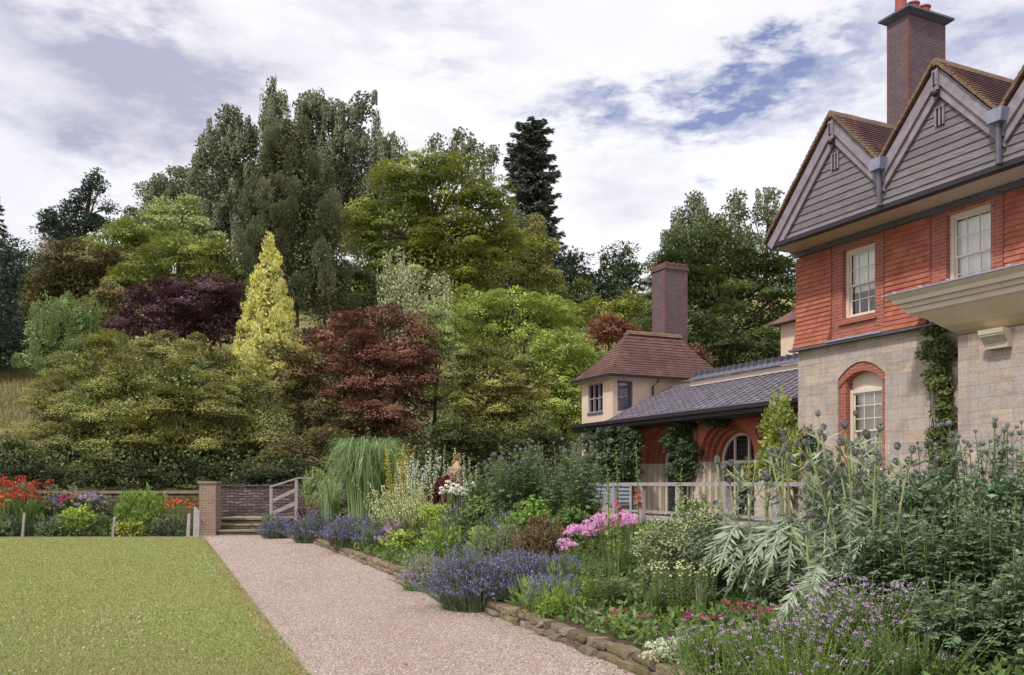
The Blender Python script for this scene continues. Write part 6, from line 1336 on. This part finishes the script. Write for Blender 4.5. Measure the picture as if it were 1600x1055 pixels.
bush('grey-green airy bush with pale buds next to the cardoon', 1110, 9.7, 110, 800, 'greyfoliage', .035, .02, 'round', name='airy_shrub', cat='plant', flower='creamflower', fn=230, fr=.011, fl=.012, cr=.1, k=2.2)
bush('taller green plant in front of the railing post', 1085, 10.9, 60, 772, 'midleaf', .05, .025, 'up', name='airy_shrub', cat='plant', k=1.8, flower='creamflower', fn=120, fr=.012, fl=.014)
perennial('lower part of the grey-green plants above the magenta flowers', 1070, 9.2, 120, 880, 70, 'dustygreen', .06, .03, 'creamflower', 'dome', .012, name='grey_leaved_plant', cat='plant', fp=12, fl=.012, per=26)
grassclump('upright iris leaves behind the small pink flowers', 1022, 8.9, 34, 905, 'midleaf', 60, .012, 'iris', 'iris', arch=.3, rad=.5)
grassclump('iris blades in front of the grey-green plants', 1095, 8.8, 30, 900, 'dustygreen', 50, .012, 'iris', 'iris', arch=.3, rad=.5)
cardoon('cardoon nearest the arched windows with drooping silver leaves', 1170, 9.3, 150, 705, 5, 38, .72)
cardoon('tall central cardoon rising over the railing', 1245, 8.9, 150, 675, 4, 34, .8)
cardoon('tallest cardoon with dark heads before the arched window', 1330, 8.6, 150, 640, 7, 34, .85)
cardoon('cardoon low in front with arching silver leaves over the dianthus', 1290, 7.9, 150, 800, 2, 26, .8)
cardoon('cardoon clump beside the globe thistles at right', 1375, 8.3, 110, 690, 4, 20, .7)
bush('green leaf mass behind the cardoons below the railing', 1200, 10.4, 150, 832, 'midleaf', .07, .04, name='leafy_plant', cat='plant')
bush('dark green leaf mass behind the tallest cardoon', 1340, 10.0, 120, 770, 'midleaf', .07, .04, name='leafy_plant', cat='plant')
for i, (px, Y, w_, top, n, lab) in enumerate(((1425, 9.6, 130, 690, 22, 'grey globe thistle clump right of the tallest cardoon'), (1500, 9.2, 120, 672, 24, 'globe thistle clump below the ivy pillar'), (1570, 8.6, 130, 655, 24, 'tallest globe thistle clump at the right edge, behind the dense mass'), (1660, 8.2, 130, 650, 18, 'globe thistle clump beyond the right edge'))):
    echinops(lab, px, Y, w_, top, n, 'darkthistle', 'globe thistles at the right', 2, .030, 1.7, .4, .22)
for i, (px, Y, w_, top, n, lab) in enumerate(((1400, 7.9, 120, 790, 26, 'dense dark leafy thistle mass just right of the cardoons'), (1475, 7.4, 130, 790, 30, 'dense dark leafy thistle mass left of the frame corner'), (1560, 7.0, 150, 770, 34, 'dense dark leafy thistle mass at the right edge'), (1520, 6.2, 170, 890, 34, 'nearest dense dark thistle mass at the lower right corner'), (1620, 6.1, 120, 850, 22, 'dark thistle mass cut by the right edge of the photo'))):
    echinops(lab, px, Y, w_, top, int(n * 1.1), 'darkthistle', 'dense leafy globe thistles', 0, .018, 3.6, .45, .2, head='thistlehead')
def oregano(label, px, Y, wpx, py_top, n, leafc='brightgreen', flower='mauveflower', fall=.8):
    return perennial(label, px, Y, wpx, py_top, n, leafc, .030, .019, flower, 'dome', .020, 'marjoram', 'marjoram', 'marjoram in flower', 40, .6, .5, 'stalk', 18, .010, fall=fall * .75)
oregano('marjoram with violet flowers at the foot of the silver cardoon leaves', 1350, 6.9, 110, 905, 190, fall=1.3)
oregano('marjoram in pale mauve flower left of the dark thistle mass', 1300, 6.6, 140, 945, 200, fall=1.1)
oregano('marjoram patch with sparse flowers along the bottom edge', 1210, 6.6, 130, 968, 180, fall=.5)
oregano('marjoram patch next to the silver cushion plant', 1120, 7.0, 110, 972, 150, fall=.45)
oregano('green marjoram filling the bottom edge below the thistles', 1420, 6.0, 150, 975, 180, 'midleaf', fall=.15)
oregano('marjoram nearest the camera at the bottom edge', 1260, 5.9, 170, 1000, 220, fall=.35)
oregano('marjoram at the stone edging by the bottom edge', 1130, 6.3, 90, 1010, 120, fall=.3)
bush('silver white cushion plant on top of the stone edging', 1052, 7.3, 96, 990, 'silverleaf', .025, .012, name='silver_cushion', cat='plant', cr=.07)
for px, Y, w_, top, lab in ((985, 8.5, 34, 1000, 'yellow-green cushion at the edging, leftmost of the small mounds'), (1012, 8.35, 34, 1003, 'yellow-green cushion beside the silver white plant'), (1035, 8.7, 30, 984, 'brightest small yellow cushion behind the others'), (975, 9.0, 30, 982, 'green cushion among the small pink flowers'), (960, 8.85, 22, 1002, 'tiny yellow cushion low on the edging')):
    bush(lab, px, Y, w_, top, 'sedum', .022, .014, name='sedum_cushion', cat='sedum', group='small sedum cushions', cr=.05)
for px, Y, w_, top, c_, lab in ((925, 9.4, 34, 962, 'palepink', 'low pale pink flowers at the edging below the lilies'), (968, 9.3, 40, 958, 'magentaflower', 'low pink and magenta flowers before the iris leaves'), (1010, 8.9, 34, 974, 'magentaflower', 'magenta dianthus beside the yellow cushion'), (1080, 8.5, 60, 955, 'magentaflower', 'magenta dianthus under the grey-green plants'), (1120, 8.3, 60, 962, 'magentaflower', 'magenta dianthus in the middle of its group'), (1165, 8.2, 60, 940, 'magentaflower', 'magenta flowers rising in front of the cardoon'), (1200, 7.8, 50, 945, 'magentaflower', 'magenta flowers nearest the marjoram')):
    perennial(lab, px, Y, w_, top, 26, 'midleaf', .05, .012, c_, 'dome', .02, 'dianthus', 'dianthus', 'pink and magenta dianthus', 16, .5, .2, fp=16, fl=.016, fall=.75)
    
# ---- left bed
bush('dark leafy bush behind the dense thistle mass at right', 1440, 8.8, 150, 735, 'darkthistle', .07, .03, name='leafy_plant', cat='plant', cr=.12)
bush('dark leafy bush behind the dense thistle mass at the right edge', 1560, 8.3, 150, 725, 'darkthistle', .07, .03, name='leafy_plant', cat='plant', cr=.12)
bush('light green tangle behind the cardoon heads', 1310, 9.8, 120, 725, 'greyfoliage', .09, .02, 'up', name='leafy_plant', cat='plant', cr=.14)
bush('grey-green tangle between the cardoons and the marjoram', 1230, 8.6, 150, 885, 'greyfoliage', .07, .025, name='leafy_plant', cat='plant', cr=.12)
bush('low leafy mound spilling over the edging before the lavender', 722, 12.4, 60, 900, 'brightgreen', .04, .02, name='leafy_plant', cat='plant', cr=.09)
bush('low green mound hiding the edging between lavender and lilies', 870, 9.75, 90, 925, 'brightgreen', .05, .012, 'up', name='feathery_plant', cat='plant', cr=.1)
bush('dark green shrub at the back of the left bed beside the red flowers', 100, 28.6, 70, 752, 'dustygreen', .08, .05, name='leafy_plant', cat='plant')
perennial('bright red crocosmia at the left edge of the photo', 12, 28.2, 50, 746, 46, 'midleaf', .22, .02, 'redflower', 'dome', .08, 'crocosmia', 'crocosmia', 'red crocosmia', 8, fp=26, fl=.05, hv=.4)
perennial('bright red crocosmia beside the lime green shrub', 50, 28.2, 44, 750, 40, 'midleaf', .22, .02, 'redflower', 'dome', .08, 'crocosmia', 'crocosmia', 'red crocosmia', 8, fp=26, fl=.05, hv=.4)
perennial('red crocosmia cut by the left edge of the frame', -25, 28.2, 40, 745, 40, 'midleaf', .22, .02, 'redflower', 'dome', .08, 'crocosmia', 'crocosmia', 'red crocosmia', 8, fp=26, fl=.05, hv=.4)
perennial('orange flowers low in front of the red crocosmia', 18, 27.8, 66, 772, 24, 'midleaf', .14, .02, 'orangeflower', 'dome', .06, 'orange_flowers', 'plant', None, 8, fp=20, fl=.045, hv=.4)
grassclump('upright grassy leaves under the red crocosmia', 42, 27.8, 60, 775, 'midleaf', 140, .03, 'crocosmia_leaves', 'plant', arch=.5, rad=.7)
bush('lime green shrub behind the netting', 118, 27.75, 76, 783, 'limeleaf', .10, .06, name='lime_shrub', cat='shrub')
perennial('violet phlox behind the lime green shrub', 92, 28.3, 30, 776, 10, 'midleaf', .12, .04, 'violetflower', 'dome', .10, 'violet_phlox', 'phlox', 'violet and pink phlox', 8, fp=40, fl=.04)
perennial('violet and pink phlox right of the lime green shrub', 142, 28.4, 40, 774, 14, 'midleaf', .12, .04, 'mauveflower', 'dome', .11, 'violet_phlox', 'phlox', 'violet and pink phlox', 8, fp=40, fl=.04)
perennial('small red flowers in front of the dark shrub', 105, 28.3, 20, 766, 6, 'midleaf', .12, .04, 'redflower', 'dome', .08, 'red_flowers', 'plant', None, 8, fp=26, fl=.04)
bush('fine feathery bright green plant in the middle of the left bed', 200, 28.3, 50, 764, 'brightgreen', .16, .02, 'up', name='feathery_plant', cat='plant')
bush('fine feathery green plant left of the orange flowers', 236, 28.2, 50, 762, 'brightgreen', .16, .02, 'up', name='feathery_plant', cat='plant')
perennial('orange and red helenium by the brick pier', 278, 28.0, 48, 780, 44, 'midleaf', .10, .03, 'orangeflower', 'dome', .04, 'helenium', 'plant', None, 12, fp=14, fl=.04)
bush('grey lavender-like foliage along the netting at left', 10, 27.5, 80, 806, 'greyfoliage', .10, .03, 'up', name='grey_plant', cat='plant', flower='violetflower', fn=16, fr=.05)
bush('blue-grey foliage behind the netting between the stakes', 80, 27.55, 70, 808, 'greyfoliage', .10, .03, 'up', name='grey_plant', cat='plant', flower='mauveflower', fn=16, fr=.05)
bush('arching yellow-green strappy plant behind the netting', 205, 27.6, 56, 806, 'sedum', .16, .02, 'layer', name='strappy_plant', cat='plant')
bush('dark leafy plant behind the netting by the pier', 262, 27.6, 60, 802, 'greyfoliage', .09, .05, name='grey_plant', cat='plant')
bush('small green plant with red flowers behind the netting', 165, 27.6, 36, 800, 'midleaf', .09, .05, name='leafy_plant', cat='plant', flower='orangeflower', fn=8, fr=.04)
bush('leafy plant outside the left edge of the bed', -50, 27.7, 70, 790, 'midleaf', .1, .06, name='leafy_plant', cat='plant')
bush('dark shrub at the back of the left bed behind the red crocosmia', 30, 29.0, 90, 742, 'dustygreen', .09, .05, name='leafy_plant', cat='plant')
bush('grey-green shrub against the mossy wall right of the violet phlox', 150, 28.9, 60, 757, 'greyfoliage', .09, .05, name='leafy_plant', cat='plant')
# ---- low cover that closes the beds
def cover():
    rng = np.random.default_rng(55); g = Geo(); n = 80000
    y = 5 + 22 * rng.random(n) ** 1.4; u = rng.random(n); x0 = edgeR(y) + .16; x1 = np.minimum(2.22 - .415 * (y - 23.9), 9.0); x = x0 + u * (x1 - x0)
    z = ground(x, y) + rng.random(n) ** 2 * .14; leaves(g, np.stack([x, y, z], 1), rdir(rng, n) + (0, 0, .4), rdir(rng, n) + (0, 0, .6), .07 + y * .0015, .035 + y * .001)
    tag(g.build('ground_cover', FM['midleaf']), 'low mixed leaves covering the soil of the flower bed', kind='stuff')
    g = Geo(); n = 14000; x = rng.uniform(-30, -10.0, n); y = rng.uniform(27.4, 29.3, n); z = ground(x, y) + rng.random(n) ** 1.5 * .3
    leaves(g, np.stack([x, y, z], 1), rdir(rng, n) + (0, 0, .5), rdir(rng, n), .12, .06)
    n = 14000; x = rng.uniform(-6.5, 2.2, n); y = rng.uniform(21, 31.5, n); z = ground(x, y) + rng.random(n) ** 1.5 * .45; k_ = (x > edgeR(y) + .5) & ~((np.abs(x + 1.4) < .4) & (np.abs(y - 22) < .4))
    leaves(g, np.stack([x, y, z], 1)[k_], (rdir(rng, n) + (0, 0, .5))[k_], rdir(rng, n)[k_], .14, .07)
    tag(g.build('leafy_cover', FM['darkgreen']), 'low dark leaves filling the back of both beds', kind='stuff')
cover()
# ---- climbers and bushes against the buildings
def onwall(name, label, cat, lobes, y, mat, L=.08, W=.06, cr=.22, k=2.6, mode='round', depth=.3, flat=.8, foot=None, r0=.05):
    """lobes (px, py, rx, rz) on the house plane y"""
    lb = []; seed[0] += 1; rng = np.random.default_rng(seed[0])
    for px, py, rx, rz in lobes:
        x, z = Lf(px, py, y); wx = HO[0] + x * hc - y * hs; wy = HO[1] + x * hs + y * hc; lb.append((np.array([wx, wy, z]), wy / F * rx, wy / F * rz))
    bx, by = lb[-1][0][:2]; zb = .6; base = np.array([bx, by, zb]); root = empty(name, base, label, cat)
    L2 = [(c - base, np.array([rx_, max(depth, rx_ * .4), rz_])) for c, rx_, rz_ in lb]
    g = Geo()
    for c, r in L2:
        q = np.linspace(0, 1, 6)[:, None]; P = np.array([0, 0, -.1]) * (1 - q) + c * q + rng.normal(size=(6, 3)) * .06 * q * (1 - q) * 4; tube(g, P, np.linspace(r0, r0 * .3, 6), 5)
    g.build('stem', M['bark'], root); g = Geo(); foliage(g, L2, rng, cr, flat, L, W, mode, k, front=.5); g.build('leaves', FM[mat], root); return root
onwall('dark_creeper', 'dark creeper hanging under the eaves left of the first brick arch', 'creeper', [(925, 688, 16, 18), (955, 686, 28, 18), (985, 694, 20, 26), (930, 715, 22, 26), (960, 712, 26, 26), (985, 725, 18, 26), (925, 742, 24, 24), (960, 745, 30, 20)], .45, 'creeper', .07, .055, .18, k=6, depth=.35, r0=.02)
onwall('green_creeper', 'dark green creeper covering the pier between the two brick arches', 'creeper', [(1075, 664, 34, 12), (1120, 662, 28, 8), (1062, 690, 28, 24), (1076, 715, 24, 26), (1068, 740, 26, 20)], 1.0, 'creeper', .07, .055, .18, k=6, depth=.3, r0=.02)
onwall('climbing_shrub', 'yellow-green shrub climbing by the corner of the stone house', 'shrub', [(1218, 642, 14, 16), (1205, 668, 26, 22), (1232, 672, 24, 28), (1215, 705, 38, 30), (1250, 712, 28, 30), (1205, 738, 46, 24), (1250, 745, 36, 22)], .1, 'gold_maple', .10, .05, .25, mode='up', depth=.5, k=4, r0=.03)
onwall('house_creeper', 'green ivy pillar climbing the stone wall beside the bay', 'ivy', [(1460, 520, 20, 10), (1475, 545, 18, 26), (1472, 585, 20, 30), (1474, 630, 18, 30), (1476, 675, 18, 30), (1478, 725, 18, 30), (1452, 550, 14, 22), (1455, 600, 10, 20), (1458, 690, 12, 30)], -.12, 'ivy', .06, .048, .16, depth=.18, k=5, r0=.015)
onwall('corner_creeper', 'sparse creeper low on the far corner of the stone house', 'creeper', [(1262, 690, 12, 14), (1270, 705, 14, 16), (1280, 730, 20, 20)], -.12, 'creeper', .07, .05, .16, depth=.16, k=4, r0=.015)
# ---- the visitor among the flowers
def person():
    b = base_at(714, 21.8); root = empty('person', b, 'person in a pale pinkish shirt with head bowed, standing behind the flowers', 'person', rz=R(-62) * -1)
    root.rotation_euler = (0, 0, R(150))
    skin = plain('skin', S(184, 134, 118), .55, .3, .06, 6); hair = plain('brown_hair', S(112, 84, 64), .8, .2, .25, 30); 
    sm = MT('patterned_shirt'); c = sm.mix(sm.rng(sm.noise(14, 3, .5), .45, .55), S(126, 104, 98), S(170, 150, 134)); sm.color(c); sm.rough(.9, .1); trouser = plain('dark_trousers', S(70, 66, 78), .9)
    def skinmesh(name, verts, edges, rad, mat, parent, lv=2):
        me = bpy.data.meshes.new(name); me.from_pydata(verts, edges, []); o = bpy.data.objects.new(name, me); col.objects.link(o); o.parent = parent
        md = o.modifiers.new('skin', 'SKIN'); 
        for i, r_ in enumerate(rad): me.skin_vertices[0].data[i].radius = (r_ if isinstance(r_, tuple) else (r_, r_))
        me.skin_vertices[0].data[0].use_root = True
        s_ = o.modifiers.new('sub', 'SUBSURF'); s_.levels = lv; s_.render_levels = lv; me.materials.append(mat); md.use_smooth_shade = True; return o
    V = [(0, 0, .95), (0, .0, 1.12), (0, .02, 1.32), (0, .04, 1.46), (0, .0, 1.54), (0, -.05, 1.60), (0, -.07, 1.67), (0, -.06, 1.735)]
    Rr_ = [(.13, .09), (.11, .08), (.13, .09), (.09, .07), .055, .07, .088, .06]; Eg = [(i, i + 1) for i in range(7)]
    def addc(start, pts, rads):
        p = start
        for q, r_ in zip(pts, rads): V.append(q); Rr_.append(r_); Eg.append((p, len(V) - 1)); p = len(V) - 1
        return p
    for s in (-1, 1):
        addc(0, [(s * .10, 0, .86), (s * .11, -.02, .50), (s * .11, .02, .10), (s * .12, -.10, .04)], [.09, .062, .042, .035])
        hnd = addc(3, [(s * .17, .03, 1.42), (s * .23, -.0, 1.16), (s * .17, -.22, 1.03), (s * .13, -.30, 1.03)], [.055, .042, .03, .026])
        for j, (dx, ln) in enumerate(((-.028, .065), (-.01, .08), (.01, .075), (.028, .06))):
            addc(hnd, [(s * .13 + dx, -.34, 1.035), (s * .13 + dx, -.34 - ln * .55, 1.02), (s * .13 + dx, -.34 - ln * .8, .985)], [.011, .009, .008])
        addc(hnd, [(s * .095, -.325, 1.045), (s * .085, -.355, 1.05)], [.012, .009])
    body = skinmesh('body', V, Eg, Rr_, skin, root)
    g = Geo()
    ic, fc = ICO2
    q = ic * np.array([.088, .102, .112]) + np.array([0, -.058, 1.685]); q = q[:, :]; g.add(q + np.where(ic[:, 1:2] < -.3, np.array([0, .03, .035]), 0), fc); g.build('hair', hair, root, smooth=True)
    g = Geo(); balls(g, [(-.03, -.138, 1.655), (.03, -.138, 1.655)], .011, ICO1); g.build('eyes', plain('dark_eye', S(40, 32, 30), .3), root)
    g = Geo(); tube(g, [(0, -.14, 1.66), (0, -.165, 1.628), (0, -.145, 1.618)], [.009, .016, .01], 6); g.build('nose', skin, root, smooth=True)
    g = Geo(); balls(g, [(0, -.137, 1.592)], .02, ICO1, (1.1, .4, .3)); g.build('mouth', plain('lips', S(168, 96, 90), .5), root)
    g = Geo(); balls(g, [(-.083, -.05, 1.645), (.083, -.05, 1.645)], .025, ICO1, (.4, .8, 1.2)); g.build('ear', skin, root)
    VS = [(0, 0, .93), (0, .0, 1.12), (0, .02, 1.32), (0, .04, 1.45), (-.17, .03, 1.42), (-.22, .0, 1.22), (.17, .03, 1.42), (.22, .0, 1.22)]
    skinmesh('shirt', VS, [(0, 1), (1, 2), (2, 3), (3, 4), (4, 5), (3, 6), (6, 7)], [(.20, .15), (.18, .14), (.21, .15), (.15, .12), .085, .07, .085, .07], sm.m, root)
    VT = [(0, 0, .96), (-.10, 0, .84), (-.11, -.02, .48), (-.11, .02, .10), (.10, 0, .84), (.11, -.02, .48), (.11, .02, .10)]
    skinmesh('trousers', VT, [(0, 1), (1, 2), (2, 3), (0, 4), (4, 5), (5, 6)], [(.17, .13), .105, .078, .06, .105, .078, .06], trouser, root)
person()
